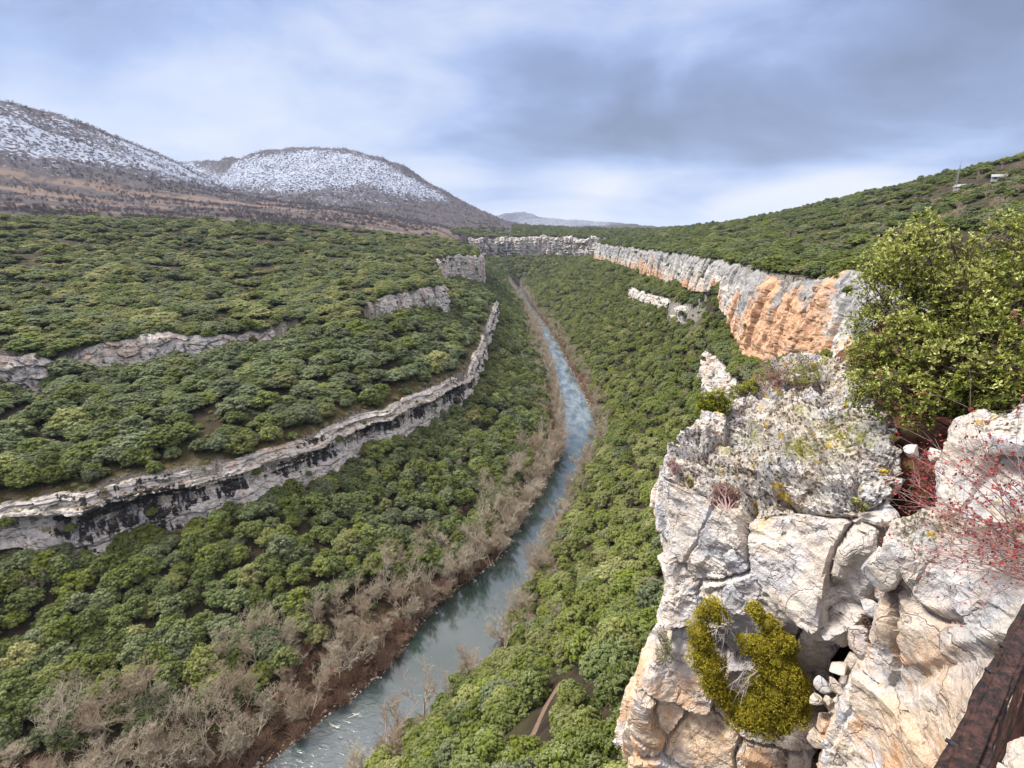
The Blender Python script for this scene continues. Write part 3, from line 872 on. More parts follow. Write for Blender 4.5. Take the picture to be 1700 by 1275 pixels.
def shrub_bare(seed, H=2.2):
    r = np.random.default_rng(seed); A = Acc()
    for i in range(34):
        a = r.uniform(0, 6.28); t_ = r.uniform(0.1, 0.9)
        d = np.array([math.cos(a) * t_, math.sin(a) * t_, 1.0]); d /= np.linalg.norm(d)
        p = np.array([math.cos(a), math.sin(a), 0]) * r.uniform(0, 0.5)
        l = H * r.uniform(0.6, 1.1)
        A.add(*tube([p, p + d * l * 0.5, p + d * l + r.normal(size=3) * 0.15], [0.035, 0.025, 0.012], 3))
        for k in range(6):
            s = p + d * l * r.uniform(0.3, 0.95); e = d + rand_unit(1, r)[0] * 0.8
            A.add(*tube([s, s + e * l * 0.22, s + e * l * 0.4 + r.normal(size=3) * 0.05], [0.02, 0.016, 0.01], 3))
    return A

NOAK = 9
OAK = []
for i in range(NOAK):
    R_ = (3.9, 3.6, 4.2, 3.4, 3.9, 3.1, 4.0, 3.5, 3.8)[i]
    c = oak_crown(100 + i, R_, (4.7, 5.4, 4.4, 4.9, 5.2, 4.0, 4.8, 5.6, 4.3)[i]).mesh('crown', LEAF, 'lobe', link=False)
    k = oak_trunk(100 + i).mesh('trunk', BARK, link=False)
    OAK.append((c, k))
BT = []
for i in range(6):
    L, Tw = bare_tree(300 + i, (12.5, 11.0, 13.0, 9.0, 11.5, 10.0)[i], (0.75, 0.9, 0.6, 1.0, 0.8, 0.95)[i], 1.0, (1, 2, 1, 3, 2, 3)[i])
    BT.append((L.mesh('limbs', BARE, link=False), Tw.mesh('twigs', TWIG, link=False)))
SH = [shrub_bare(400 + i).mesh('shrub', UNDER, link=False) for i in range(3)]

HILLW = wood_material('hill_scrub_wood', (0.075, 0.068, 0.078), (0.16, 0.14, 0.145))
def src_collection(name, groups, over=None):
    """unlinked library: one joined mesh per variant"""
    c = bpy.data.collections.new(name)
    for i, g in enumerate(groups):
        Vs, mats, n = [], [], 0
        me = bpy.data.meshes.new('%s_variant' % name)
        allV = []; loops = []; tot = []; mi = []; at = []
        for k, o in enumerate(g):
            s = o.data
            v = np.empty(len(s.vertices) * 3, np.float32); s.vertices.foreach_get('co', v)
            l = np.empty(len(s.loops), np.int32); s.loops.foreach_get('vertex_index', l)
            tl = np.empty(len(s.polygons), np.int32); s.polygons.foreach_get('loop_total', tl)
            a = np.zeros(len(s.vertices), np.float32)
            if 'lobe' in s.attributes: s.attributes['lobe'].data.foreach_get('value', a)
            allV.append(v.reshape(-1, 3)); loops.append(l + n); tot.append(tl); mi.append(np.full(len(tl), k, np.int32)); at.append(a)
            n += len(s.vertices); me.materials.append(over or s.materials[0])
        allV = np.concatenate(allV); loops = np.concatenate(loops); tot = np.concatenate(tot)
        me.vertices.add(len(allV)); me.vertices.foreach_set('co', allV.ravel())
        me.loops.add(len(loops)); me.loops.foreach_set('vertex_index', loops)
        me.polygons.add(len(tot)); st = np.zeros(len(tot), np.int32); st[1:] = np.cumsum(tot)[:-1]
        me.polygons.foreach_set('loop_start', st); me.polygons.foreach_set('loop_total', tot)
        me.polygons.foreach_set('material_index', np.concatenate(mi))
        me.polygons.foreach_set('use_smooth', np.ones(len(tot), bool))
        me.update(calc_edges=True)
        x = me.attributes.new('lobe', 'FLOAT', 'POINT'); x.data.foreach_set('value', np.concatenate(at))
        ob = bpy.data.objects.new('%s_%02d' % (name, i), me); c.objects.link(ob)
    return c
def scatter_object(name, coll, pos, rot, scl, idx_, tint):
    me = bpy.data.meshes.new(name)
    n = len(pos)
    me.vertices.add(n); me.vertices.foreach_set('co', np.asarray(pos, np.float32).ravel())
    for nm, typ, dat in (('rot', 'FLOAT_VECTOR', rot), ('scl', 'FLOAT_VECTOR', scl)):
        a = me.attributes.new(nm, typ, 'POINT'); a.data.foreach_set('vector', np.asarray(dat, np.float32).ravel())
    a = me.attributes.new('pick', 'INT', 'POINT'); a.data.foreach_set('value', np.asarray(idx_, np.int32))
    a = me.attributes.new('tint', 'FLOAT', 'POINT'); a.data.foreach_set('value', np.asarray(tint, np.float32))
    o = bpy.data.objects.new(name, me); COL.objects.link(o)
    ng = bpy.data.node_groups.new(name, 'GeometryNodeTree')
    ng.interface.new_socket('Geometry', in_out='INPUT', socket_type='NodeSocketGeometry')
    ng.interface.new_socket('Geometry', in_out='OUTPUT', socket_type='NodeSocketGeometry')
    N, L = ng.nodes, ng.links
    gi, go = N.new('NodeGroupInput'), N.new('NodeGroupOutput')
    ci = N.new('GeometryNodeCollectionInfo'); ci.inputs['Collection'].default_value = coll
    ci.inputs['Separate Children'].default_value = True; ci.inputs['Reset Children'].default_value = True
    ip = N.new('GeometryNodeInstanceOnPoints'); ip.inputs['Pick Instance'].default_value = True
    def na(nm, typ):
        x = N.new('GeometryNodeInputNamedAttribute'); x.data_type = typ; x.inputs[0].default_value = nm
        return x.outputs[0]
    L.new(gi.outputs[0], ip.inputs['Points']); L.new(ci.outputs[0], ip.inputs['Instance'])
    L.new(na('pick', 'INT'), ip.inputs['Instance Index'])
    e2r = N.new('FunctionNodeEulerToRotation'); L.new(na('rot', 'FLOAT_VECTOR'), e2r.inputs[0])
    L.new(e2r.outputs[0], ip.inputs['Rotation']); L.new(na('scl', 'FLOAT_VECTOR'), ip.inputs['Scale'])
    L.new(ip.outputs[0], go.inputs[0])
    md = o.modifiers.new('scatter', 'NODES'); md.node_group = ng
    return tag(o, kind='stuff')

# photograph region hidden behind the ledge in front of the viewer
def hit(px, py, off_=0.0):
    d = ray(px, py); t = 20.0
    while t < 4000:
        q = CAM0 + d * t
        if q[2] < hgt([q[0]], [q[1]])[0] + off_: return q
        t *= 1.004
    return q
CAM0 = np.array([0, 0, CAMZ])
PATH = np.array([hit(*a) for a in ((835,1300),(862,1262),(884,1222),(905,1175),(930,1135))])
ROCKPOLY = [(1050,1280),(1065,1150),(1105,1040),(1115,960),(1100,850),(1092,780),(1130,740),(1190,690),(1240,650),(1300,606),(1400,596),(1440,400),(1560,350),(1700,330),(1900,300),(1900,1400)]
def cells(x0, x1, y0, y1, s, seed):
    r = np.random.default_rng(seed)
    xs = np.arange(x0, x1, s); ys = np.arange(y0, y1, s * 0.87)
    X, Y = np.meshgrid(xs, ys); X = X + (np.arange(len(ys)) % 2)[:, None] * s / 2
    p = np.stack([X.ravel(), Y.ravel()], 1) + r.uniform(-0.46, 0.46, (X.size, 2)) * s
    return p, r
# spacing grows with distance: nothing there can be told apart closer than that
def near_cliff(p, k, lim):
    a, b = CL[k]
    return np.minimum(seg_dist(p, a)[0], seg_dist(p, b)[0]) < lim
trees = []
for (d0, d1, s, sc0) in ((0, 330, 4.35, 0.86), (330, 650, 5.2, 0.95), (650, 1700, 8.0, 1.25)):
    ext = d1
    p, r = cells(-ext, ext, -30 if d0 == 0 else 100, ext, s, int(d1))
    dd = np.hypot(p[:, 0], p[:, 1])
    th = np.degrees(np.arctan2(p[:, 0], p[:, 1]))
    m = (dd >= d0) & (dd < d1) & (np.abs(th) < 60) & (dd > 12)
    p = p[m]; dd = dd[m]; th = th[m]
    m = ~in_poly(p, river_poly); p = p[m]; dd = dd[m]; th = th[m]
    dl = seg_dist(p, np.array(bankL))[0]; dr_ = seg_dist(p, np.array(bankR))[0]
    cdm = np.full(len(p), 1e9)
    for k, (a, b) in CL.items():
        cdm = np.minimum(cdm, np.minimum(seg_dist(p, a)[0], seg_dist(p, b)[0]))
    h = hgt(p[:, 0], p[:, 1])
    e = 1.5
    gx = (hgt(p[:, 0] + e, p[:, 1]) - hgt(p[:, 0] - e, p[:, 1])) / (2 * e); gy = (hgt(p[:, 0], p[:, 1] + e) - hgt(p[:, 0], p[:, 1] - e)) / (2 * e)
    sl = np.hypot(gx, gy)
    q3 = np.stack([p[:, 0], p[:, 1], np.zeros(len(p))], 1)
    n1 = fbm(q3 / 22, 3, 200); n2 = fbm(q3 / 70, 3, 210); u = r.uniform(0, 1, len(p))
    left = in_poly(p, [np.array([-3000, 9000, 0]), np.array([20, 9000, 0])] + bankL + [np.array([-3000, -500, 0])])
    keep = np.ones(len(p), bool)
    keep &= sl < 1.5
    keep &= cdm > np.where(dd > 600, 4, np.where(left, 1.6, 1.0))
    dbank = np.minimum(dl, dr_)
    keep &= dbank > np.where(left, np.where(dd < 125, 14, 7) + 4 * n1, 3.0 + 3 * n1)
    # open edge above the lower left cliff
    topL, baseL = CL['lowerleft']
    dt = seg_dist(p, topL)[0]; above = hgt(p[:, 0], p[:, 1]) > seg_dist(p, topL)[1] - 1.0
    keep &= ~(left & above & (dt < 1.8 + 4.5 * np.abs(n1) * 2) & (dd < 450))
    for kk in ('benchleft', 'edgeleft', 'midleft'):
        dt2, zt2 = seg_dist(p, CL[kk][0]); keep &= ~(left & (h > zt2 - 0.8) & (dt2 < 2.2 + 5 * n1))
    plateau = left & (h > 58)
    keep &= ~(plateau & (n1 + 0.35 * u > 0.42))
    # towards the hills the wood gives way to scrub
    edge = np.interp(p[:, 0], [-1200, -500, -150, 60, 200], [590, 620, 700, 900, 3000])
    keep &= ~(left & (dd > edge + 25 * n2) & (u > 0.03) & (h > 78) & ~((dd > 1115) & (p[:, 0] > -130)))
    keep &= ~((~left) & (h > 84) & (n1 + 0.3 * u > 0.50) & (dd < 500))
    keep &= ~((~left) & (dd < 620) & (h > 96) & (n1 + 0.5 * u > 0.28 - np.clip((h - 98) / 110, 0, 0.5)))
    keep &= ~(left & (dd > 700) & (h > 112))
    keep &= ~(left & (dd > 900) & (p[:, 0] < -135) & (h > 60))
    keep &= ~((~left) & (h > 78) & (dd < 78))
    keep &= np.abs(seg_dist(p, PATH)[0]) > 2.3
    rp = (~left) & (h > 78) & (dd < 640)
    big = (left & (h > 41)) | rp
    plateau = plateau | rp
    keep &= ~(big & (r.uniform(0, 1, len(p)) < 0.40) & (dd < 640))
    P_ = p[keep]
    sc = sc0 * (0.62 + 0.72 * r.beta(2, 2.2, len(P_))) * np.where(big[keep] & (dd[keep] < 640), 1.38, 1.0) * (1 - 0.16 * (~left[keep]))
    base_t = np.where(left[keep], np.where(h[keep] > 56, 0.30, 0.24), np.where(h[keep] > 75, 0.34, 0.52))
    tint_ = np.clip(base_t + 0.17 * fbm(q3[keep] / 30, 3, 230) + r.normal(size=len(P_)) * 0.12, 0, 0.72)
    grey = r.uniform(0, 1, len(P_)) < np.where(left[keep] & (h[keep] > 40), 0.42, 0.08)
    tint_ = np.where(grey, r.uniform(0, 0.12, len(P_)), tint_)
    pale = r.uniform(0, 1, len(P_)) < np.where(plateau[keep] & left[keep], 0.36, 0.08)
    tint_ = np.where(pale, r.uniform(0.60, 0.86, len(P_)), tint_)
    zsc = np.where(plateau[keep], 0.50, np.where(big[keep], 0.66, 1.0)) * r.uniform(0.85, 1.15, len(P_))
    for i in range(len(P_)):
        trees.append((P_[i, 0], P_[i, 1], h[keep][i], sc[i], sc[i] * zsc[i], r.uniform(0, 6.283), int(r.integers(0, NOAK)), float(tint_[i]), bool(left[keep][i])))
r = np.random.default_rng(4242)
def edge_trees(key, side, which, step, offs, sc, tl, lf, zs=0.8, skip=0.35):
    pl = CL[key][0 if which == 'top' else 1]; R_ = resample(pl, step)
    t_ = np.gradient(R_[:, :2], axis=0); t_ /= np.linalg.norm(t_, axis=1)[:, None]; nn_ = np.stack([-t_[:, 1], t_[:, 0]], 1) * side
    for i in range(len(R_)):
        if r.uniform() < skip or vnoise(np.array([[R_[i, 0] / 11, R_[i, 1] / 11, 3.3]]), 5)[0] > 0.35: continue
        q = R_[i, :2] + nn_[i] * r.uniform(*offs) + r.normal(size=2) * 0.4
        h_ = float(hgt([q[0]], [q[1]])[0]); s_ = r.uniform(*sc)
        if which == 'top': h_ = max(h_, R_[i, 2] - 0.8)
        trees.append((q[0], q[1], h_, s_, s_ * zs * r.uniform(0.8, 1.2), r.uniform(0, 6.283), int(r.integers(0, NOAK)), float(np.clip(tl + r.normal() * 0.12, 0, 0.8)), lf))
def face_bushes(key, side, step, lf):
    a_, b_ = CL[key]; R_ = resample(np.concatenate([a_, b_], 1), step)
    for row in R_[1:-1]:
        for k in range(2):
            if r.uniform() < 0.4: continue
            f = r.uniform(0.1, 0.9); c = row[:3] * (1 - f) + row[3:] * f; o_ = row[3:5] - row[:2]; o_ = o_ / (np.linalg.norm(o_) + 1e-6)
            s_ = r.uniform(0.16, 0.42) * (1.3 if key in ('right', 'upperleft') else 1); q = c[:2] + o_ * 1.6 + r.normal(size=2)
            trees.append((q[0], q[1], c[2], s_, s_, r.uniform(0, 6.283), int(r.integers(0, NOAK)), 0.4, lf))
for key, side, lf in (('lowerleft', 1, 1), ('upperleft', 1, 1), ('midleft', 1, 1), ('benchleft', 1, 1), ('edgeleft', 1, 1), ('right', -1, 0), ('bandfar', -1, 0), ('bandmid', -1, 0), ('bandnear', -1, 0)):
    st = 5.5 if key in ('right', 'upperleft') else 4.0
    edge_trees(key, side, 'base', st * 0.8, (2.0, 5.0), (0.5, 0.95), 0.25 if lf else 0.4, lf, skip=0.15)
    edge_trees(key, side, 'top', st * (1.6 if key == 'lowerleft' else 0.9), (-4.0, -0.6), (0.25, 0.6) if key == 'lowerleft' else (0.45, 1.15), 0.28, lf, 0.7, 0.5 if key == 'lowerleft' else 0.12)
    face_bushes(key, side, 26 if key == 'right' else 14, lf)
trees = np.array(trees, float)
print('oaks', len(trees))

# bare trees of the river banks
bares = []
r = np.random.default_rng(77)
def along(pl, side, step, offs, amin, amax):
    R_ = resample(np.array(pl), 1.0)
    s = 0.0; n = len(R_)
    out = []
    while s < n - 2:
        i = int(s); p = R_[i, :2]; t_ = R_[min(i + 2, n - 1), :2] - R_[max(i - 2, 0), :2]; t_ = t_ / (np.linalg.norm(t_) + 1e-9)
        nn_ = np.array([-t_[1], t_[0]]) * side
        o_ = r.uniform(*offs)
        q = p + nn_ * o_ + r.normal(size=2) * 0.7
        d_ = np.hypot(*q)
        out.append((q, d_))
        s += step * r.uniform(0.6, 1.4) * (1 if d_ < 240 else 1.9)
    return out
cand = [(q, d, 0) for q, d in along(bankL, -1, 3.0, (0.1, 1.6), 0, 0) if d > 112] + [(q, d, 0) for q, d in along(bankL, -1, 3.9, (1.0, 6.0), 0, 0)] + [(q, d, 0) for q, d in along(bankL, -1, 6.0, (6.0, 13.0), 0, 0)] + \
       [(q, d, 0) for q, d in along(bankL, -1, 5.2, (11.0, 19.0), 0, 0) if d < 128] + [(q, d, 1) for q, d in along(bankR, 1, 4.4, (0.8, 3.6), 0, 0)] + [(q, d, 1) for q, d in along(bankR, 1, 9.0, (3.5, 8.0), 0, 0)]
for q, d, sd_ in cand:
    if d > 1100 or d < 60 or q[1] < 40: continue
    if in_poly(q[None, :], river_poly)[0]: continue
    if sd_ == 1 and d < 118 and r.uniform() < 0.35: continue
    z_ = float(hgt([q[0]], [q[1]])[0])
    s_ = r.uniform(0.62, 1.18) * (0.92 if sd_ else 1.0)
    bares.append((q[0], q[1], z_, s_, s_ * r.uniform(0.8, 1.1), r.uniform(0, 6.283), int(r.integers(0, 6)), r.uniform(0, 1) ** 1.8, sd_))
for (px, py, s_, v, tn) in [(610,600,.5,1,.6),(765,790,.62,0,.2),(752,775,.5,3,.3),(60,985,.6,5,.0),(530,955,.5,3,.35),(985,450+0,.3,1,.5),(1140,668,.55,3,.6),(1010,905,.5,1,.2),(980,980,.45,3,.1),(660,985,.6,3,.2),(900,770,.5,1,.3),(640,960,.6,1,.4),(590,995,.7,0,.5),(700,900,.6,4,.5),(720,905,.6,2,.4),(1060,860,.4,3,.2),(930,1040,.5,2,.1),(1085,980,.4,3,.3),(120,1180,.8,4,.3),(250,1200,.8,5,.4),(430,1060,.95,4,.25),(400,1090,1.0,5,.35),(520,1045,.9,2,.1),(560,1010,.8,1,.2),(470,1080,.9,3,.2)]:
    q = hit(px, py)
    bares.append((q[0], q[1], q[2], s_, s_, r.uniform(0, 6.28), v, tn, 0.0 if px < 850 else 1.0))
for k in range(150):
    q = hit(r.uniform(1180, 1700), r.uniform(270, 420))
    if math.hypot(q[0], q[1]) < 700 and q[2] > 92: 
        s_ = r.uniform(0.3, 0.55); bares.append((q[0], q[1], q[2], s_, s_ * 0.8, r.uniform(0, 6.28), int(r.integers(0, 6)), r.uniform(0.2, 0.9), 2.0))
bares = np.array(bares, float)
print('bare', len(bares))
# split: the ones that show largest become objects of their own, the rest is woodland
def pick(T, n, rad):
    P_ = T[:, :3].copy(); P_[:, 2] += 3
    px, py, zc = project(P_)
    vis = (zc > 1) & (px > -15) & (px < 1715) & (py > 0) & (py < 1300)
    scr = np.stack([px, py, py * 0], 1)
    vis &= ~in_poly(scr, [np.array([a, b, 0]) for a, b in ROCKPOLY])
    size = np.where(vis, T[:, 3] * rad / np.maximum(zc, 1), 0)
    o = np.argsort(-size)
    return o[:n], o[n:], px, py
oakI, oakR, opx, opy = pick(trees, 300, 3.9)
barI, barR, bqx, bqy = pick(bares, 150, 3.0)
oakcoll = src_collection('oak', OAK)
barecoll = src_collection('bare', BT)
hillcoll = src_collection('hill_scrub', BT, HILLW)
shcoll = src_collection('shrub', [(s,) for s in SH])
def scat(name, coll, T, tilt=0.08):
    n = len(T); r = np.random.default_rng(5)
    rot = np.stack([r.normal(size=n) * tilt, r.normal(size=n) * tilt, T[:, 5]], 1)
    scl = np.stack([T[:, 3], T[:, 3], T[:, 4]], 1)
    return scatter_object(name, coll, T[:, :3] - np.array([0, 0, 0.2]), rot, scl, T[:, 6], T[:, 7])
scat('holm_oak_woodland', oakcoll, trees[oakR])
scat('bare_riverside_woodland', barecoll, bares[barR])

def oak_label(x, y, z, px, py, tint_, left, s):
    hue = 'grey-green' if tint_ < 0.14 else 'dark green' if tint_ < 0.30 else 'mid green' if tint_ < 0.46 else 'olive green' if tint_ < 0.6 else 'pale yellow-green'
    sz = 'small' if s < 0.72 else 'large' if s > 0.9 else 'medium-sized'
    if left:
        dt, zt = seg_dist(np.array([[x, y]]), CL['lowerleft'][0])
        dbk = seg_dist(np.array([[x, y]]), np.array(bankL))[0][0]
        if z > zt[0] - 1: pl = 'on the bench above the black-streaked cliff'
        elif dt[0] < 14: pl = 'at the foot of the black-streaked cliff'
        elif dbk < 22: pl = 'behind the bare trees of the left bank'
        elif py > 1060: pl = 'low on the slope in the bottom left corner' if px < 300 else 'low on the left slope'
        else: pl = 'in the middle of the left slope below the cliff'
    else:
        dbk = seg_dist(np.array([[x, y]]), np.array(bankR))[0][0]
        pl = 'on the right bank by the water' if dbk < 10 else 'on the right slope beside the pale boulder' if px > 960 else 'on the right slope above the river'
    return '%s %s holm oak %s' % (sz, hue, pl), pl
def put_pair(name, pair, names, x, y, z, s, sz, rz, tint_, label, cat_, group):
    e = thing(name, label, cat_, (x, y, z - 0.2), rz, group)
    e.scale = (s, s, sz)
    for o, nm in zip(pair, names):
        c = o.copy(); c.name = nm; COL.objects.link(c); c.parent = e
        c['tint'] = float(tint_)
    return e
for i in oakI:
    x, y, z, s, sz, rz, v, tn, lf = trees[i]
    lb, pl = oak_label(x, y, z, opx[i], opy[i], tn, lf > 0.5, s)
    put_pair('holm_oak', OAK[int(v)], ('crown', 'trunk'), x, y, z, s, sz, rz, tn, lb, 'tree', 'holm oaks ' + pl)
for i in barI:
    x, y, z, s, sz, rz, v, tn, sd_ = bares[i]
    hue = 'pale grey' if tn < 0.33 else 'fawn' if tn < 0.66 else 'reddish brown'
    pos = 'near the bottom edge' if bqy[i] > 1120 else 'where the river widens' if bqy[i] > 900 else 'by the straight reach' if bqy[i] > 720 else 'by the distant reach'
    side = 'right' if sd_ > 0.5 else 'left'
    if sd_ > 1.5:
        put_pair('bare_tree', BT[int(v)], ('limbs', 'twigs'), x, y, z, s, sz, rz, tn, '%s leafless bush-like tree on the right hillside above the orange cliff' % hue, 'tree', 'leafless trees on the right hillside'); continue
    hab = ('single-stemmed', 'two-stemmed', 'slender', 'many-stemmed', 'forked', 'spreading')[int(v)]
    put_pair('bare_tree', BT[int(v)], ('limbs', 'twigs'), x, y, z, s, sz, rz, tn, '%s %s leafless tree on the %s bank %s' % (hue, hab, side, pos), 'tree', '%s leafless trees on the %s bank' % (hue, side))

# undergrowth along the banks, scrub on the far slopes
def scrubs():
    out = []; r = np.random.default_rng(9)
    for pl, side, st, offs in ((bankL, -1, 0.8, (-0.3, 5.0)), (bankL, -1, 0.8, (0.2, 20.0)), (bankR, 1, 1.6, (0.2, 5.0))):
        R_ = resample(np.array(pl), st)
        t_ = np.gradient(R_[:, :2], axis=0); t_ /= np.linalg.norm(t_, axis=1)[:, None]
        nn_ = np.stack([-t_[:, 1], t_[:, 0]], 1) * side
        q = R_[:, :2] + nn_ * r.uniform(offs[0], offs[1], len(R_))[:, None]
        d = np.hypot(q[:, 0], q[:, 1]); m = (d < 900) & (q[:, 1] > 40) & ~in_poly(q, river_poly)
        q = q[m]
        for a in q:
            s = r.uniform(0.5, 1.35); out.append((a[0], a[1], float(hgt([a[0]], [a[1]])[0]), s, s, r.uniform(0, 6.28), int(r.integers(0, 3)), r.uniform(0.1, 1.0)))
    return np.array(out)
S_ = scrubs()
scat('riverside_undergrowth', shcoll, S_)
def far_scrub():
    r = np.random.default_rng(19)
    n = 42000
    th = np.radians(r.uniform(-58, 12, n)); d = np.exp(r.uniform(math.log(500), math.log(2300), n))
    p = np.stack([d * np.sin(th), d * np.cos(th)], 1)
    h = hgt(p[:, 0], p[:, 1])
    q3 = np.stack([p[:, 0] / 60, p[:, 1] / 30, np.zeros(n)], 1)
    k = fbm(q3, 3, 300) + 0.3 * r.uniform(0, 1, n) > 0.0
    k &= (h > 103) & (d > 640)
    fn_ = fbm(np.stack([p[:, 0] / 160, p[:, 1] / 26, np.zeros(n)], 1), 3, 31)
    k &= ~((fn_ > 0.13) & (d < 1150) & (d > 640))
    p, h, d = p[k], h[k], d[k]
    s = r.uniform(0.35, 0.8, len(p)) * np.where(d > 1100, 1.0, 0.85)
    return np.stack([p[:, 0], p[:, 1], h, s, s * 0.75, r.uniform(0, 6.28, len(p)), r.integers(0, 6, len(p)), r.uniform(0, 1, len(p))], 1)
FS = far_scrub()
scat('hillside_scrub', hillcoll, FS)
def low_bushes():
    out = []
    for (d0, d1, sp, k0) in ((60, 330, 3.3, 1.0), (330, 620, 5.0, 1.5)):
        p, r = cells(-d1, d1, 30, d1, sp, 900 + d1)
        d = np.hypot(p[:, 0], p[:, 1]); m = (d > d0) & (d < d1) & (np.abs(np.degrees(np.arctan2(p[:, 0], p[:, 1]))) < 58); p = p[m]; d = d[m]
        p = p[~in_poly(p, river_poly)]; d = np.hypot(p[:, 0], p[:, 1])
        h = hgt(p[:, 0], p[:, 1]); db = np.minimum(seg_dist(p, np.array(bankL))[0], seg_dist(p, np.array(bankR))[0])
        g = fbm(np.stack([p[:, 0] / 9, p[:, 1] / 9, np.zeros(len(p))], 1), 2, 950)
        left = in_poly(p, [np.array([-3000, 3000, 0])] + bankL + [np.array([-3000, -500, 0])])
        m = (db > 8) & (g + 0.5 * r.uniform(0, 1, len(p)) > 0.1) & ~((~left) & (d < 95) & (h > 70)) & (h < 135)
        m &= np.abs(seg_dist(p, PATH)[0]) > 1.6
        p, h, d = p[m], h[m], d[m]; n = len(p)
        s = k0 * (0.10 + 0.24 * r.beta(1.5, 2.5, n))
        tn = np.where(r.uniform(0, 1, n) < 0.25, r.uniform(0.7, 0.95, n), r.uniform(0.1, 0.6, n))
        out.append(np.stack([p[:, 0], p[:, 1], h, s, s * r.uniform(0.55, 0.95, n), r.uniform(0, 6.28, n), r.integers(0, NOAK, n), tn], 1))
    return np.concatenate(out)
scat('low_bushes', oakcoll, low_bushes())
def ridge_fringe():
    out = []; r = np.random.default_rng(77)
    for L in lines:
        if L.shape[0] >= 10 and L[:, 2].max() > 260 and np.hypot(L[:, 0], L[:, 1]).min() > 1000:
            R_ = resample(L, 3.2); q = R_[:, :2] + r.normal(size=(len(R_), 2)) * 16
            d = np.hypot(q[:, 0], q[:, 1]); th = np.degrees(np.arctan2(q[:, 0], q[:, 1])); m = (np.abs(th) < 58) & (d < 3000); q = q[m]; n = len(q)
            s = r.uniform(0.25, 0.6, n); out.append(np.stack([q[:, 0], q[:, 1], hgt(q[:, 0], q[:, 1]), s, s, r.uniform(0, 6.28, n), r.integers(0, 6, n), r.uniform(0.4, 1, n)], 1))
    return np.concatenate(out)
scat('ridge_trees', hillcoll, ridge_fringe())

# stony shore, path, driftwood, and the far houses with their mast
def stones_variant():
    out = []
    for i in range(4):
        r = np.random.default_rng(900 + i); V = ICO2[0].copy()
        for k in range(8):
            n = rand_unit(1, r)[0]; V = V - np.clip(V @ n - r.uniform(0.6, 0.9), 0, None)[:, None] * n
        out.append((mesh_np('pebble', V * [1, 0.8, 0.6], ICO2[1], RM['white'], link=False, smooth=False),))
    return out
pebc = src_collection('pebble', stones_variant())
r = np.random.default_rng(91)
pb = []
for pl, side, n in ((bankL, -1, 2600), (bankR, 1, 600)):
    R_ = resample(np.array(pl), 0.5); t_ = np.gradient(R_[:, :2], axis=0); t_ /= np.linalg.norm(t_, axis=1)[:, None]
    nn_ = np.stack([-t_[:, 1], t_[:, 0]], 1) * side
    dd = np.hypot(R_[:, 0], R_[:, 1]); ii = np.nonzero((dd < 420) & (R_[:, 1] > 40))[0]
    for k in r.choice(ii, n):
        q = R_[k, :2] + nn_[k] * (r.normal() * 0.9 + 0.2); s = math.exp(r.normal() * 0.55) * 0.20
        pb.append((q[0], q[1], max(-0.05, float(hgt([q[0]], [q[1]])[0]) + 0.15), s, s, r.uniform(0, 6.28), int(r.integers(0, 4)), 0.0))
scat('shore_stones', pebc, np.array(pb), 0.5)
def path():
    R_ = resample(PATH, 0.8); n = len(R_); t_ = np.gradient(R_[:, :2], axis=0); t_ /= np.linalg.norm(t_, axis=1)[:, None]
    nn_ = np.stack([-t_[:, 1], t_[:, 0]], 1); w = 0.45 + 0.15 * fbm(R_ / 3, 2, 5)
    V = []
    for k in (-1, -0.4, 0.4, 1):
        q = R_[:, :2] + nn_ * (w * k)[:, None]; V.append(np.stack([q[:, 0], q[:, 1], hgt(q[:, 0], q[:, 1]) + (0.22 if abs(k) < 0.9 else -0.05)], 1))
    V = np.concatenate(V); i = np.arange(4 * n).reshape(4, n)
    m, t, b = mat('path_earth', 1.0); P = t.node('ShaderNodeNewGeometry').outputs['Position']
    t.put(b.inputs['Base Color'], t.mix(t.noise(P, 1.5, 5, 0.6), (0.08, 0.05, 0.035), (0.20, 0.14, 0.10)))
    tag(mesh_np('footpath', V, np.stack([i[:-1, :-1].ravel(), i[1:, :-1].ravel(), i[1:, 1:].ravel(), i[:-1, 1:].ravel()], 1), m), kind='structure')
path()
def driftwood(px, py, label, seed):
    r = np.random.default_rng(seed); A = Acc(); c = Z(px, py, 0.05); a = r.uniform(0, 3.1)
    for k in range(5):
        d = np.array([math.cos(a + r.normal() * 0.25), math.sin(a + r.normal() * 0.25), r.uniform(0.0, 0.2)]); s = d * r.uniform(-0.5, 0.5)
        A.add(*tube([s - d * 1.2, s, s + d * 1.1], [0.07, 0.06, 0.02], 5))
    o = A.mesh('driftwood', DEAD); o.location = c; tag(o, label, 'driftwood')
driftwood(592, 1186, 'bleached branch caught on stones in the quick water near the bottom', 3)
driftwood(556, 1206, 'dark snag left of the bleached branch in the quick water', 4)
driftwood(1002, 682 + 30, 'small snag by the right bank at the straight reach', 5) if False else None
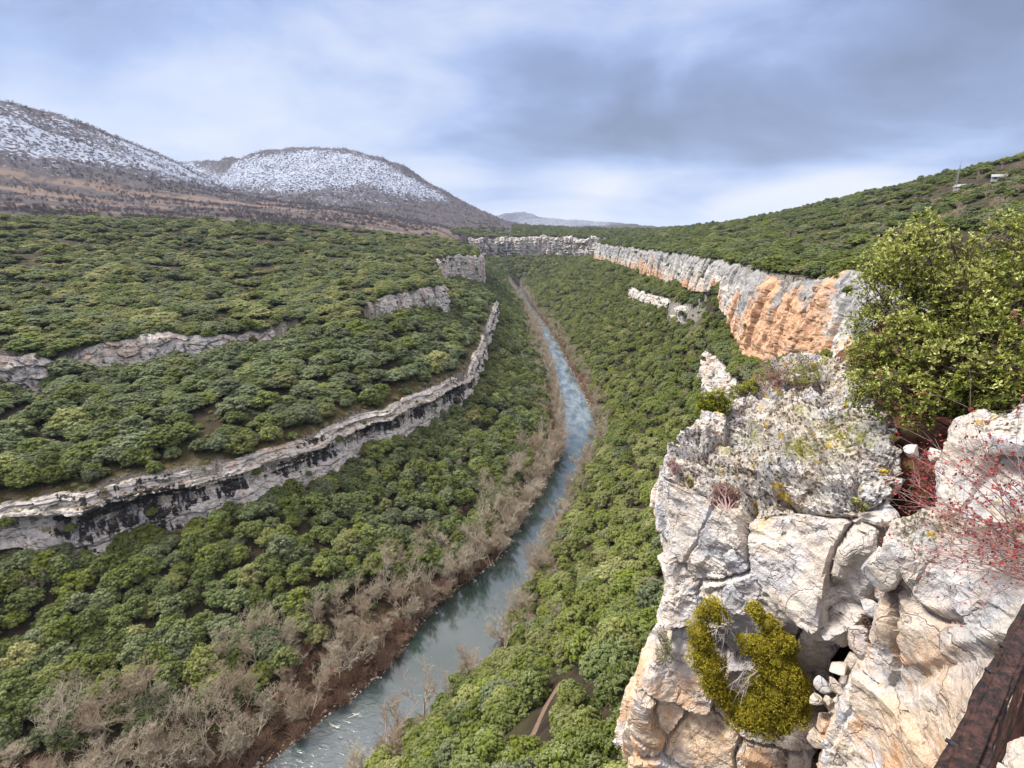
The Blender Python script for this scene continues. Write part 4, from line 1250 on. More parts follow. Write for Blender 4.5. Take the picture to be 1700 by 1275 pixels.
def house(px, py, label, w, l, rz):
    q = hit(px, py); e = thing('white_house', label, 'house', (q[0], q[1], q[2] - 0.5), rz)
    mw, t, b = mat('white_render', 0.9); b.inputs['Base Color'].default_value = (0.34, 0.34, 0.35, 1)
    mr, t, b = mat('pale_roof', 0.9); b.inputs['Base Color'].default_value = (0.28, 0.28, 0.3, 1)
    mg, t, b = mat('window_glass', 0.2); b.inputs['Base Color'].default_value = (0.04, 0.05, 0.06, 1)
    h = 2.2; H = 3.2
    V = np.array([(-w,-l,0),(w,-l,0),(w,l,0),(-w,l,0),(-w,-l,h),(w,-l,h),(w,l,h),(-w,l,h),(0,-l,H),(0,l,H)], float)
    mesh_np('wall', V, [np.array([(0,1,5,4),(1,2,6,5),(2,3,7,6),(3,0,4,7)]), np.array([(4,5,8),(6,7,9)])], mw, parent=e, smooth=False)
    k = 0.3; 
    V = np.array([(-w-k,-l-k,h-.15),(0,-l-k,H+.05),(0,l+k,H+.05),(-w-k,l+k,h-.15),(w+k,-l-k,h-.15),(w+k,l+k,h-.15)] , float); V = np.concatenate([V, V + [0, 0, 0.18]])
    mesh_np('roof', V, np.array([(0,1,2,3),(1,4,5,2),(6,9,8,7),(7,8,11,10),(0,6,7,1),(1,7,10,4),(3,2,8,9),(2,5,11,8),(0,3,9,6),(4,10,11,5)]), mr, parent=e, smooth=False)
    for y in (-l * 0.5, l * 0.5):
        V = np.array([(-w-.04,y-.5,1.2),(-w-.04,y+.5,1.2),(-w-.04,y+.5,2.3),(-w-.04,y-.5,2.3)], float); V = np.concatenate([V, V + [0.1, 0, 0]])
        mesh_np('window', V, np.array([(0,1,2,3),(4,7,6,5),(0,4,5,1),(2,6,7,3),(1,5,6,2),(0,3,7,4)]), mg, parent=e, smooth=False)
house(1594, 316, 'small white house beside the mast on the right hillside', 1.7, 2.4, 0.4)
house(1657, 300, 'small white house higher up at the edge of the dark wood on the right hillside', 1.7, 2.6, 0.9)
q = hit(1584, 320); A = Acc()
e = thing('lattice_mast', 'thin pale mast beside the white house on the right hillside', 'mast', tuple(q))
for a in range(3):
    A.add(*tube([[0.8 * math.cos(a * 2.1), 0.8 * math.sin(a * 2.1), -0.5], [0.15 * math.cos(a * 2.1), 0.15 * math.sin(a * 2.1), 13]], [0.12, 0.08], 4))
for k in range(12):
    z0, z1 = k * 1.05, k * 1.05 + 1.05
    for a in range(3):
        f = 1 - k / 14; A.add(*tube([[0.8 * f * math.cos(a * 2.1), 0.8 * f * math.sin(a * 2.1), z0], [0.75 * f * math.cos(a * 2.1 + 2.1), 0.75 * f * math.sin(a * 2.1 + 2.1), z1]], [0.05, 0.05], 3))
A.mesh('lattice', wood_material('galvanised', (0.25, 0.25, 0.25), (0.3, 0.3, 0.3)), parent=e)
A = Acc(); A.add(*tube([[0, 0, 12.5], [0, 0, 15.5]], [0.06, 0.04], 4)); A.mesh('antenna', bpy.data.materials['galvanised'], parent=e)
# ---------------------------------------------------------------- the limestone ledge in front of the viewer
def fore_rock_material():
    m, t, b = mat("ledge_limestone", 0.92)
    G_ = t.node('ShaderNodeNewGeometry')
    P = G_.outputs['Position']
    nz_ = t.node('ShaderNodeSeparateXYZ', {0: G_.outputs['True Normal']}).outputs[2]
    pz = t.node('ShaderNodeSeparateXYZ', {0: P}).outputs[2]
    n1 = t.noise(P, 1.1, 6, 0.62); n2 = t.noise(P, 5.5, 7, 0.7); n3 = t.noise(P, 24, 5, 0.7); n4 = t.noise(t.vadd(P, (9, 3, 5)), 1.9, 5, 0.6, 0.4)
    n5 = t.noise(t.vadd(P, (-4, 13, 2)), 3.1, 6, 0.65)
    up = t.rng(nz_, 0.35, 0.75)
    top = attr(t, 'top')
    white = t.mix(t.rng(n2, 0.28, 0.72), (0.415, 0.380, 0.345), (0.690, 0.646, 0.595))
    bluish = t.mix(t.rng(n2, 0.3, 0.7), (0.345, 0.353, 0.380), (0.569, 0.587, 0.620))
    cream = t.mix(t.rng(n2, 0.3, 0.72), (0.484, 0.337, 0.217), (0.726, 0.579, 0.423))
    orange = t.mix(t.rng(n3, 0.3, 0.7), (0.487, 0.252, 0.113), (0.677, 0.416, 0.235))
    c = t.mix(t.rng(n4, 0.46, 0.58), white, bluish)
    c = t.mix(t.math('MULTIPLY', attr(t, 'warm'), t.rng(n1, 0.34, 0.54)), c, cream)
    ow = t.math('MULTIPLY', attr(t, 'warm'), t.rng(n5, 0.50, 0.60))
    c = t.mix(t.math('MULTIPLY', ow, 0.85), c, orange)
    # weathered top: cream pebbly crust, black lichen specks, yellow lichen, moss
    crust = t.mix(t.rng(n5, 0.42, 0.6), (0.463, 0.446, 0.419), (0.499, 0.419, 0.302))
    c = t.mix(t.math('MULTIPLY', top, t.rng(n4, 0.38, 0.55, 0.85, 0.25)), c, crust)
    sp = t.math('ADD', t.math('MULTIPLY', t.voro(P, 26, 'F1', 0), -0.35), t.math('ADD', n3, t.math('MULTIPLY', n5, 0.5)))
    c = t.mix(t.math('MULTIPLY', t.rng(sp, 0.57, 0.68), t.math('MULTIPLY', top, 0.85)), c, (0.045, 0.040, 0.036))
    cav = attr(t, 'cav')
    c = t.mix(t.math('MULTIPLY', t.rng(cav, 0.45, 0.95), 0.7), c, (0.05, 0.030, 0.022))  # cracks and plate gaps darkened: shade painted into the colour, plus dirt
    vein = t.voro(t.vadd(P, t.vmul(t.noise(P, 3.0, 4, 0.6, 0, 1), (0.35, 0.35, 0.35))), 2.6, 'DISTANCE_TO_EDGE', 0)
    c = t.mix(t.math('MULTIPLY', t.rng(vein, 0.0, 0.018, 1, 0), t.math('MULTIPLY', t.rng(n4, 0.45, 0.6), 0.6)), c, (0.10, 0.055, 0.035))
    yl = t.math('MULTIPLY', t.rng(t.noise(t.vadd(P, (31, 5, 8)), 4.6, 5, 0.6), 0.60, 0.64), t.math('MAXIMUM', top, 0.12))
    c = t.mix(t.math('MULTIPLY', yl, t.rng(n3, 0.38, 0.5)), c, (0.46, 0.32, 0.035))
    ms = t.math('MULTIPLY', attr(t, 'moss'), t.rng(t.math('ADD', n2, t.math('MULTIPLY', n3, 0.5)), 0.66, 0.78))
    c = t.mix(ms, c, t.mix(t.rng(n3, 0.35, 0.65), (0.10, 0.11, 0.012), (0.30, 0.30, 0.03)))
    t.put(b.inputs['Base Color'], c)
    v = t.voro(t.vadd(P, t.vmul(t.noise(P, 6.0, 3, 0.6, 0, 1), (0.12, 0.12, 0.12))), 9, 'F1', 0)
    h = t.math('ADD', t.math('MULTIPLY', n2, 1.2), t.math('ADD', t.math('MULTIPLY', n3, 0.6), t.math('MULTIPLY', v, 0.35)))
    h = t.math('ADD', h, t.math('MULTIPLY', t.rng(vein, 0.0, 0.03), 0.25))
    bump = t.node('ShaderNodeBump', {'Height': h, 'Strength': 1.0, 'Distance': 0.05})
    t.put(b.inputs['Normal'], bump)
    return m
FRM = fore_rock_material()

def P3(e):
    px, py, v = e[0], e[1], e[2]
    return Z(px, py, v) if v > 50 else Yp(px, py, v)
CAM = np.array([0, 0, CAMZ])
def hull(loop, inner, back, down, shrink=0.75):
    """closed mass: surface facing the viewer through the given points, and a real back"""
    pts = loop + inner
    v2 = [Vector((a[0], a[1])) for a in pts]
    n = len(loop)
    ed = [(i, (i + 1) % n) for i in range(n)]
    r = geometry.delaunay_2d_cdt(v2, ed, [], 1, 0.001)
    assert len(r[0]) == len(pts), (len(r[0]), len(pts))
    V = []
    order = [o[0] for o in r[3]]
    for o in order: V.append(P3(pts[o]))
    Fc = [list(f) for f in r[2]]
    inv = {o: i for i, o in enumerate(order)}
    V = np.array(V)
    ring = [inv[i] for i in range(n)]
    cen = V[ring].mean(0)
    away = V[ring] - CAM; away[:, 2] = 0; away /= np.linalg.norm(away, axis=1)[:, None]
    mid = V[ring] + away * back * 0.55 + np.array([0, 0, -down * 0.35])
    cen2 = V[ring].mean(0) + away.mean(0) * back + np.array([0, 0, -down])
    far_ = cen2 + (V[ring] - cen) * shrink
    m0 = len(V)
    V = np.concatenate([V, mid, far_, cen2[None]])
    for k in range(n):
        a, b_ = ring[k], ring[(k + 1) % n]
        c, d = m0 + k, m0 + (k + 1) % n
        Fc.append([a, c, d, b_]); Fc.append([c, m0 + n + k, m0 + n + (k + 1) % n, d]); Fc.append([m0 + n + k, m0 + 2 * n, m0 + n + (k + 1) % n])
    me = bpy.data.meshes.new('hull'); me.from_pydata([tuple(v) for v in V], [], Fc); me.update()
    import bmesh
    bm = bmesh.new(); bm.from_mesh(me); bmesh.ops.recalc_face_normals(bm, faces=bm.faces[:]); bm.to_mesh(me); bm.free()
    return me
def voxel(me, size):
    o = bpy.data.objects.new('tmp', me); COL.objects.link(o)
    md = o.modifiers.new('r', 'REMESH'); md.mode = 'VOXEL'; md.voxel_size = size
    dg = bpy.context.evaluated_depsgraph_get(); ev = o.evaluated_get(dg)
    me2 = bpy.data.meshes.new_from_object(ev)
    bpy.data.objects.remove(o)
    return me2
def arrays(me):
    v = np.empty(len(me.vertices) * 3, np.float32); me.vertices.foreach_get('co', v)
    tot = np.empty(len(me.polygons), np.int32); me.polygons.foreach_get('loop_total', tot)
    l = np.empty(len(me.loops), np.int32); me.loops.foreach_get('vertex_index', l)
    assert (tot == 4).all()
    return v.reshape(-1, 3).astype(float), l.reshape(-1, 4)
def vnormals(V, Fq):
    n = np.cross(V[Fq[:, 2]] - V[Fq[:, 0]], V[Fq[:, 3]] - V[Fq[:, 1]])
    N = np.zeros_like(V)
    for k in range(4): np.add.at(N, Fq[:, k], n)
    return N / (np.linalg.norm(N, axis=1)[:, None] + 1e-9)
def relax(V, Fq, it, f=0.6):
    E_ = np.concatenate([Fq[:, [0, 1]], Fq[:, [1, 2]], Fq[:, [2, 3]], Fq[:, [3, 0]]])
    cnt = np.zeros(len(V)); np.add.at(cnt, E_[:, 0], 1); np.add.at(cnt, E_[:, 1], 1)
    for _ in range(it):
        S = np.zeros_like(V); np.add.at(S, E_[:, 0], V[E_[:, 1]]); np.add.at(S, E_[:, 1], V[E_[:, 0]])
        V = V * (1 - f) + f * S / cnt[:, None]
    return V
def sculpt(me, seed, smooth=14, big=0.10, block=0.13, small=0.05, plates=0.085, size=0.024, bed=(0.42, 0.30, 0.86), topz=0.55):
    V, Fq = arrays(voxel(me, size))
    V = relax(V, Fq, smooth)
    N = vnormals(V, Fq); N = relax(N, Fq, 10); N /= np.linalg.norm(N, axis=1)[:, None] + 1e-9
    so = seed * 7.1
    up = np.clip((N[:, 2] - topz + 0.25) / 0.35, 0, 1)
    w = V + 0.10 * np.stack([fbm(V * 1.7 + so + k * 5, 3, 500 + k) for k in range(3)], 1)
    d = 0.55 * big * fbm(V / 0.9 + so, 3, 510)
    def facets(q, s, amp, tilt, crack, cw):
        f1, f2, idh, vec = voro(q, s)
        rd = np.stack([_h((idh * 99991).astype(np.int64), np.zeros(len(q), np.int64), np.zeros(len(q), np.int64), s + k) - 0.5 for k in range(3)], 1)
        e = amp * (idh - 0.5) + tilt * (vec * rd).sum(1)
        cr = np.clip(1 - (f2 - f1) / cw, 0, 1)
        return e - crack * cr ** 0.7, cr
    a1, c1 = facets(w / 0.78 + so, 520, block * 1.15, block * 2.9, block * 0.95, 0.045)
    a2, c2 = facets(w / 0.27 + so, 530, small, small * 3.0, small * 0.9, 0.07)
    a3, c3 = facets(w / 0.085 + so, 540, 0.012, 0.020, 0.014, 0.14)
    reg = np.clip(fbm(V / 0.7 + 31 + so, 3, 566) * 2.5 + 0.45, 0.12, 1)
    d = d + a1 + a2 * (0.75 * reg + 0.5 * up) + a3 * (0.55 * reg + 0.8 * up)
    # bedding: thin plates that break through the upper surface
    bd = np.array(bed) / np.linalg.norm(bed)
    s_ = (w @ bd)
    q = np.stack([V[:, 0] * 0.8, V[:, 1] * 0.8, s_ * 13 + so], 1)
    pl = np.tanh(vnoise(q, 550) * 4)
    pl2 = np.tanh(vnoise(q * np.array([2.2, 2.2, 2.4]), 551) * 4)
    d = d + plates * up * (pl * 0.7 + pl2 * 0.45 - 0.3)
    rg = 1 - np.abs(fbm(V * [1, 1, 1.3] / 0.30 + so, 4, 562, 0.6))
    d = d + 0.020 * fbm(V / 0.16 + so, 3, 560) + 0.05 * (rg - 0.8) * (1 + reg)
    V2 = V + N * d[:, None]
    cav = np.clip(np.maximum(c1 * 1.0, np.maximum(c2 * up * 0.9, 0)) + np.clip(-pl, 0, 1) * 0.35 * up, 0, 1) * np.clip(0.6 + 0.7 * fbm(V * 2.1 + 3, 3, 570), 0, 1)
    return V2, Fq, up, cav
def rock_object(name, loop, inner, back, down, seed, warm, moss=None, label=None, cat_='rock', **kw):
    me = hull(loop, inner, back, down)
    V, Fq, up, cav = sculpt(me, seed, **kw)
    wv = warm(V) if callable(warm) else np.full(len(V), float(warm))
    ms = moss(V) * np.clip(up * 1.2, 0, 1) if moss else np.zeros(len(V))
    cen = np.array([V[:, 0].mean(), V[:, 1].mean(), V[:, 2].min()])
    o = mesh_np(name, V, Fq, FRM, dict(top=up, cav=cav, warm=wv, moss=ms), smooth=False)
    if label: tag(o, label, cat_)
    print(name, len(V))
    return o

A_loop = [(1300,606,97.75),(1352,598,98.05),(1400,602,98.15),(1428,640,98.15),(1452,672,98.2),(1478,705,98.2),(1502,742,98.2),(1508,785,98.08),(1482,862,3.62),(1447,905,3.6),(1440,960,3.62),(1430,1010,3.66),(1405,1060,3.72),(1388,1100,3.85),(1402,1150,3.9),(1385,1200,3.85),(1352,1262,3.75),(1345,1360,3.65),
          (1200,1360,4.1),(1038,1360,4.4),(1048,1270,4.5),(1062,1180,4.62),(1076,1120,4.68),(1102,1060,4.78),(1114,960,4.92),(1102,870,5.08),(1092,790,97.36),(1106,752,97.5),(1150,715,97.7),(1195,690,97.75),(1238,655,97.7)]
A_in = [(1300,650,97.85),(1380,650,98.1),(1250,700,97.75),(1340,710,97.95),(1430,740,98.15),(1180,760,97.6),(1280,780,97.72),(1400,800,97.98),(1180,830,97.35),(1270,850,97.5),(1350,850,97.72),(1440,850,97.85),
        (1140,880,4.85),(1230,900,4.25),(1330,930,3.88),(1400,915,3.62),(1180,960,4.5),(1270,980,4.08),(1360,1000,3.66),(1180,1060,4.5),(1225,1080,4.42),(1290,1040,3.98),(1350,1070,3.72),(1380,1060,3.66),(1130,1150,4.62),(1200,1180,4.42),(1290,1130,4.2),(1340,1095,3.85),(1345,1150,4.1),(1300,1230,4.05),(1200,1270,4.2),(1120,1240,4.45)]
ridge = [(np.array(Z(1395, 735, 98.0)), 0.34), (np.array(Z(1340, 690, 98.0)), 0.16), (np.array(Z(1235, 715, 97.8)), 0.22), (np.array(Z(1330, 745, 97.9)), 0.20), (np.array(Z(1300,665,97.9)), 0.18), (np.array(Z(1200,740,97.7)), 0.12)]
def mossA(V):
    r_ = np.zeros(len(V))
    for c, k in ridge: r_ = np.maximum(r_, np.clip(1.15 - np.linalg.norm((V - c) * [1, 0.75, 1], axis=1) / k, 0, 1))
    return r_
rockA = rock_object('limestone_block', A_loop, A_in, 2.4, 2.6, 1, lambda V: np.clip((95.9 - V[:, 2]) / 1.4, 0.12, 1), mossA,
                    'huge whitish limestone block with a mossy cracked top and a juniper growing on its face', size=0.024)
B_loop = [(1502,872,98.0),(1560,868,98.1),(1640,884,98.25),(1780,905,98.35),(1800,1000,1.9),(1790,1380,1.35),(1345,1380,3.0),(1362,1275,3.1),(1395,1195,3.18),(1412,1130,3.24),(1442,1070,3.2),(1470,1010,3.05),(1478,960,3.0),(1484,905,3.02)]
B_in = [(1560,940,2.85),(1640,960,2.5),(1720,970,2.25),(1550,1060,2.66),(1500,1040,2.85),(1650,1080,2.25),(1500,1120,2.86),(1460,1180,3.0),(1420,1240,3.06),(1560,1200,2.5),(1650,1200,2.05),(1480,1290,2.75),(1560,1300,2.4)]
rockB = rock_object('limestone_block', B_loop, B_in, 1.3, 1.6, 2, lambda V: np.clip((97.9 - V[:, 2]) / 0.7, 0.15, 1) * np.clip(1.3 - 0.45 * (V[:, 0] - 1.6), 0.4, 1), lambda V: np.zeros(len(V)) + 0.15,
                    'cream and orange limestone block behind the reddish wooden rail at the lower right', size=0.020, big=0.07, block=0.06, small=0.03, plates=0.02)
C_loop = [(1568,800,3.62),(1572,760,3.75),(1576,718,98.42),(1602,692,98.55),(1650,676,98.68),(1710,668,98.75),(1790,664,98.75),(1830,900,2.4),(1700,925,2.6),(1640,912,2.85),(1600,880,3.1),(1572,840,3.45)]
C_in = [(1640,720,98.72),(1700,730,98.78),(1640,780,3.25),(1720,800,2.9),(1640,850,3.0)]
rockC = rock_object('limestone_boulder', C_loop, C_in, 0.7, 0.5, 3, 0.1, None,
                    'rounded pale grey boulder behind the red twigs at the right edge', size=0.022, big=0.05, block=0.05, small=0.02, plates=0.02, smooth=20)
# soil between the blocks, covered with fallen leaves
def soil_material():
    m, t, b = mat("leaf_litter_soil", 1.0)
    P = t.node('ShaderNodeNewGeometry').outputs['Position']
    n = t.noise(P, 22, 5, 0.7); n2 = t.noise(P, 3, 4, 0.6)
    c = t.mix(t.rng(n, 0.3, 0.7), (0.030, 0.014, 0.010), (0.14, 0.055, 0.030))
    c = t.mix(t.rng(n2, 0.5, 0.62), c, (0.10, 0.075, 0.03))
    t.put(b.inputs['Base Color'], c)
    t.put(b.inputs['Normal'], t.node('ShaderNodeBump', {'Height': n, 'Strength': 0.9, 'Distance': 0.03}))
    return m
SOIL = soil_material()
G_loop = [(1385,590,98.05),(1480,520,98.3),(1800,500,98.9),(1850,900,98.0),(1600,960,97.1),(1540,1010,3.6),(1500,1090,3.9),(1440,1180,4.3),(1370,1300,4.4),(1330,1200,4.7),(1350,1060,4.6),(1385,960,4.3),(1430,850,97.5),(1430,760,97.8),(1400,680,98.0)]
G_in = [(1500,640,98.1),(1600,640,98.25),(1480,740,98.02),(1540,720,98.08),(1540,800,97.95),(1500,860,97.6),(1470,930,97.15),(1600,760,98.05),(1700,760,98.2)]
meG = hull(G_loop, G_in, 1.0, 1.6)
Vg, Fg = arrays(voxel(meG, 0.03)); Vg = relax(Vg, Fg, 12); Ng = vnormals(Vg, Fg)
Vg = Vg + Ng * (0.07 * fbm(Vg * 2.2, 3, 700) + 0.025 * fbm(Vg * 11, 3, 701))[:, None]
soil = mesh_np('soil_ledge', Vg, Fg, SOIL, smooth=True); tag(soil, kind='structure')

# the ledge goes on to the right and behind the viewer
me2 = hull([(1620,545,98.35),(2400,480,99.2),(3500,560,99.3),(3900,1300,98.6),(2300,1500,97.75),(1950,1400,97.6),(1830,1050,97.6),(1700,800,97.9)], [(2400,800,98.5),(1900,700,98.2),(2100,1000,98.0),(2900,900,98.6)], 1.5, 3.2, 0.9)
V2_, F2_ = arrays(voxel(me2, 0.085)); V2_ = relax(V2_, F2_, 8); N2_ = vnormals(V2_, F2_)
V2_ = V2_ + N2_ * (0.16 * fbm(V2_ * 0.9, 4, 720) + 0.04 * fbm(V2_ * 5, 3, 721))[:, None]
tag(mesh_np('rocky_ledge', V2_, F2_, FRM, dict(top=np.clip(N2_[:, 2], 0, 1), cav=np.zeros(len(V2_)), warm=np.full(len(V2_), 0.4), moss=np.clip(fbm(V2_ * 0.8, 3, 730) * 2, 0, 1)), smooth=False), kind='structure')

# loose stones wedged in the cleft
def stone(px, py, y, w, h_, label, seed, name='stone', warm=0.3, group=None):
    c = Yp(px, py, y)
    r = np.random.default_rng(seed)
    zc = c[1] * CP - (c[2] - CAMZ) * SP
    sx, sz = w / FPX * zc / 2, h_ / FPX * zc / 2
    V = ICO3[0].copy()
    pn = rand_unit(11, r)
    for k in range(11):
        lim = r.uniform(0.42, 0.72); dd = V @ pn[k]
        V = V - np.clip(dd - lim, 0, None)[:, None] * pn[k]
    V = V + 0.05 * fbm(V * 2.5 + seed, 3, 800)[:, None] * V
    V = V * np.array([sx, (sx + sz) / 2, sz]) * 1.45
    a = r.uniform(-0.5, 0.5); R_ = np.array([[math.cos(a), 0, math.sin(a)], [0, 1, 0], [-math.sin(a), 0, math.cos(a)]])
    V = V @ R_
    n = len(V)
    o = mesh_np(name, V, ICO3[1], FRM, dict(top=np.zeros(n) + 0.1, cav=np.zeros(n), warm=np.zeros(n) + warm, moss=np.zeros(n)), smooth=False)
    o.location = c
    tag(o, label, 'stone', group)
stone(1461,938,3.12,44,62,'pale angular stone wedged upright in the dark cleft between the two big blocks', 1, warm=0.15)
stone(1492,868,3.45,26,13,'small flat orange-brown stone at the upper end of the dark cleft', 2, warm=1.0)
stone(1513,750,3.95,22,20,'small white stone with a twig beside the leaf litter right of the mossy block', 3, warm=0.0)
stone(1560,762,3.85,30,34,'small rounded stone leaning on the left foot of the grey boulder', 4, warm=0.1)
stone(1432,1075,3.30,46,54,'grey flat-faced stone above the rubble in the cleft', 5, warm=0.3)
stone(1445,1008,3.30,34,22,'low white stone below the upright stone in the cleft', 6, warm=0.2)
for k, (px, py, w, h_) in enumerate([(1392,1112,26,22),(1412,1102,20,34),(1388,1140,18,30),(1408,1138,24,34),(1426,1130,18,26),(1398,1172,36,24),(1420,1165,26,20),(1374,1168,16,20),(1372,1200,34,26),(1402,1198,26,18),(1354,1224,26,28),(1352,1162,18,18),(1368,1136,22,18)]):
    stone(px, py, 3.42 + 0.02 * (k % 4), w, h_, 'angular rubble stone packed in the crack under the mossy block', 20 + k, warm=0.5, group='rubble stones packed in the crack')
# ---------------------------------------------------------------- plants on the ledge
def simple_leaf_material(name, cols, rough=0.6, trans=0.25, spec=0.3):
    """colour picked per leaf by the attribute lobe"""
    m, t, b = mat(name, rough)
    b.inputs['Specular IOR Level'].default_value = spec
    ramp = t.node('ShaderNodeValToRGB', {0: attr(t, 'lobe')})
    cr = ramp.color_ramp
    cr.elements[0].position = cols[0][0]; cr.elements[0].color = (*cols[0][1], 1)
    cr.elements[1].position = cols[-1][0]; cr.elements[1].color = (*cols[-1][1], 1)
    for p_, c_ in cols[1:-1]:
        e = cr.elements.new(p_); e.color = (*c_, 1)
    t.put(b.inputs['Base Color'], ramp.outputs[0])
    tr = t.node('ShaderNodeBsdfTranslucent', {0: ramp.outputs[0]})
    t.put(t.n['Material Output'].inputs[0], t.node('ShaderNodeMixShader', {0: trans, 1: b.outputs[0], 2: tr}))
    return m
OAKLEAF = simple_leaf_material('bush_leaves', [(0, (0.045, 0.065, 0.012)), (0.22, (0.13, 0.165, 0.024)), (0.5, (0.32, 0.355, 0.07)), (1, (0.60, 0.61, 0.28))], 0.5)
JUNI = simple_leaf_material('juniper_scales', [(0, (0.10, 0.08, 0.008)), (0.4, (0.27, 0.235, 0.016)), (1, (0.55, 0.47, 0.05))], 0.8)
YGREEN = simple_leaf_material('yellow_green_leaves', [(0, (0.08, 0.095, 0.01)), (0.5, (0.20, 0.22, 0.015)), (1, (0.37, 0.37, 0.05))], 0.7)
REDL = simple_leaf_material('red_leaves', [(0, (0.14, 0.016, 0.018)), (0.5, (0.27, 0.036, 0.034)), (1, (0.40, 0.10, 0.07))], 0.6)
LITTER = simple_leaf_material('fallen_leaves', [(0, (0.07, 0.020, 0.012)), (0.4, (0.22, 0.05, 0.028)), (0.75, (0.42, 0.10, 0.05)), (1, (0.40, 0.26, 0.13))], 0.8)
DRY = simple_leaf_material('dry_heather', [(0, (0.10, 0.045, 0.03)), (0.6, (0.24, 0.13, 0.09)), (1, (0.36, 0.24, 0.17))], 0.9)
GRASSM = simple_leaf_material('grass_blades', [(0, (0.13, 0.15, 0.02)), (1, (0.48, 0.45, 0.20))], 0.7)
GREYT = wood_material('grey_twigs', (0.28, 0.25, 0.23), (0.50, 0.46, 0.43))
DARKT = wood_material('dark_stems', (0.045, 0.032, 0.026), (0.11, 0.08, 0.065))
MAUVE = wood_material('mauve_twigs', (0.22, 0.14, 0.14), (0.40, 0.28, 0.27))

def m_at(px, py, y):
    c = Yp(px, py, y); zc = c[1] * CP - (c[2] - CAMZ) * SP
    return c, zc / FPX       # point, metres per photo pixel there
def long_leaves(C, Dr, ln, wd, r, lift=0.0):
    """leaf as a folded pair of faces: base C, direction Dr"""
    n = len(C); Dr = Dr / np.linalg.norm(Dr, axis=1)[:, None]
    S = np.cross(Dr, rand_unit(n, r) * 0.7 + np.array([0, 0, 1.0])); S /= np.linalg.norm(S, axis=1)[:, None] + 1e-9
    Nn = np.cross(S, Dr)
    l = (ln * r.uniform(0.7, 1.25, n))[:, None]; w = (wd * r.uniform(0.8, 1.2, n))[:, None]
    a = C; b = C + Dr * l * 0.5 + S * w + Nn * w * 0.3; c = C + Dr * l; d = C + Dr * l * 0.5 - S * w + Nn * w * 0.3
    P_ = np.stack([a, b, c, d], 1).reshape(-1, 3)
    i = np.arange(n) * 4
    Fc = np.concatenate([np.stack([i, i + 1, i + 2], 1), np.stack([i, i + 2, i + 3], 1)])
    return P_, Fc
def rosettes(A, C, out, r, ln, wd, per=6, col=None):
    """tufts of leaves at twig ends"""
    n = len(C)
    k = np.repeat(np.arange(n), per)
    d = out[k] * 0.75 + rand_unit(n * per, r) * 0.85 + np.array([0, 0, 0.15])
    c = C[k] + rand_unit(n * per, r) * ln * 0.25
    V, Fc = long_leaves(c, d, np.full(n * per, ln), np.full(n * per, wd), r)
    cc = (col[k] if col is not None else r.uniform(0, 1, n * per) * 0.6) + r.uniform(-0.12, 0.18, n * per)
    A.add(V, Fc, np.repeat(np.clip(cc, 0, 1), 4))
def bush(name, label, cat_, blobs, root, leafm, stemm, seed, ln, wd, density, per=6, group=None, core=0.0, nst=7, chain=False):
    """blobs: (px, py, y, radius px)"""
    r = np.random.default_rng(seed)
    base = np.array(root)
    e = thing(name, label, cat_, tuple(base), 0, group)
    A, S = Acc(), Acc()
    for (px, py, y, rp) in blobs:
        c, mp = m_at(px, py, y); R_ = rp * mp; c = c - base
        n = int(density * 4 * math.pi * R_ * R_)
        d = rand_unit(n, r)
        sub = rand_unit(9, r); near = np.argmax(d @ sub.T, 1); cosn = (d * sub[near]).sum(1)
        rr_ = R_ * (0.52 + 0.55 * np.clip((cosn - 0.5) * 2, 0, 1)) * r.uniform(0.65, 1.15, n)
        C = c + d * rr_[:, None]
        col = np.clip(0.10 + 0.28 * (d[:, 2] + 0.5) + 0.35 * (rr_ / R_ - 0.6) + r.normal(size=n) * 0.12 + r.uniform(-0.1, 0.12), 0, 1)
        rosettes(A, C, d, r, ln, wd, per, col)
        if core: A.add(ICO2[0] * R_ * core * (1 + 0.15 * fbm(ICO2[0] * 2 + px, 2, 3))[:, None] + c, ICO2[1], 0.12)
        for k in range(nst):
            tgt = c + rand_unit(1, r)[0] * R_ * 0.95
            mid = tgt * 0.5 + rand_unit(1, r)[0] * 0.12 * np.linalg.norm(tgt)
            S.add(*tube([np.zeros(3), mid * 0.6, mid, tgt * 0.8 + c * 0.1, tgt], np.array([0.022, 0.016, 0.010, 0.006, 0.003]) * (0.6 + R_), 4))
            for q in range(5):
                tp = c + rand_unit(1, r)[0] * R_ * r.uniform(0.7, 1.1)
                S.add(*tube([tgt, (tgt + tp) / 2 + rand_unit(1, r)[0] * R_ * 0.1, tp], [0.004, 0.003, 0.0015], 3))
    if chain:
        cs = [m_at(b_[0], b_[1], b_[2] + 0.05)[0] - base for b_ in blobs]
        for a_, b_ in zip(cs[:-1], cs[1:]):
            if np.linalg.norm(a_ - b_) < 0.35: S.add(*tube([a_, (a_ + b_) / 2 + rand_unit(1, r)[0] * 0.02, b_], [0.012, 0.010, 0.008], 5))
    o = A.mesh('foliage', leafm, 'lobe', parent=e); 
    S.mesh('stems', stemm, parent=e)
    return e
oakb = [(1450,655,4.6,40),(1475,600,4.8,52),(1445,590,4.9,36),(1510,560,4.7,58),(1455,530,5.1,44),(1485,480,5.2,56),(1470,440,5.4,40),(1530,440,5.2,58),(1545,385,5.4,34),(1500,410,5.5,40),(1590,430,5.4,40),(1600,500,4.8,60),(1560,620,4.4,60),(1500,650,4.4,46),(1640,560,4.4,64),(1620,640,4.2,58),(1690,620,4.1,60),(1700,520,4.5,66),(1640,470,5.0,46),(1700,440,4.8,52),(1680,395,5.0,44),(1760,460,4.5,70),(1780,600,4.0,70),(1560,540,5.0,60),(1660,680,4.0,34),(1530,690,4.3,30),(1600,465,5.4,44),(1550,490,5.3,50)]
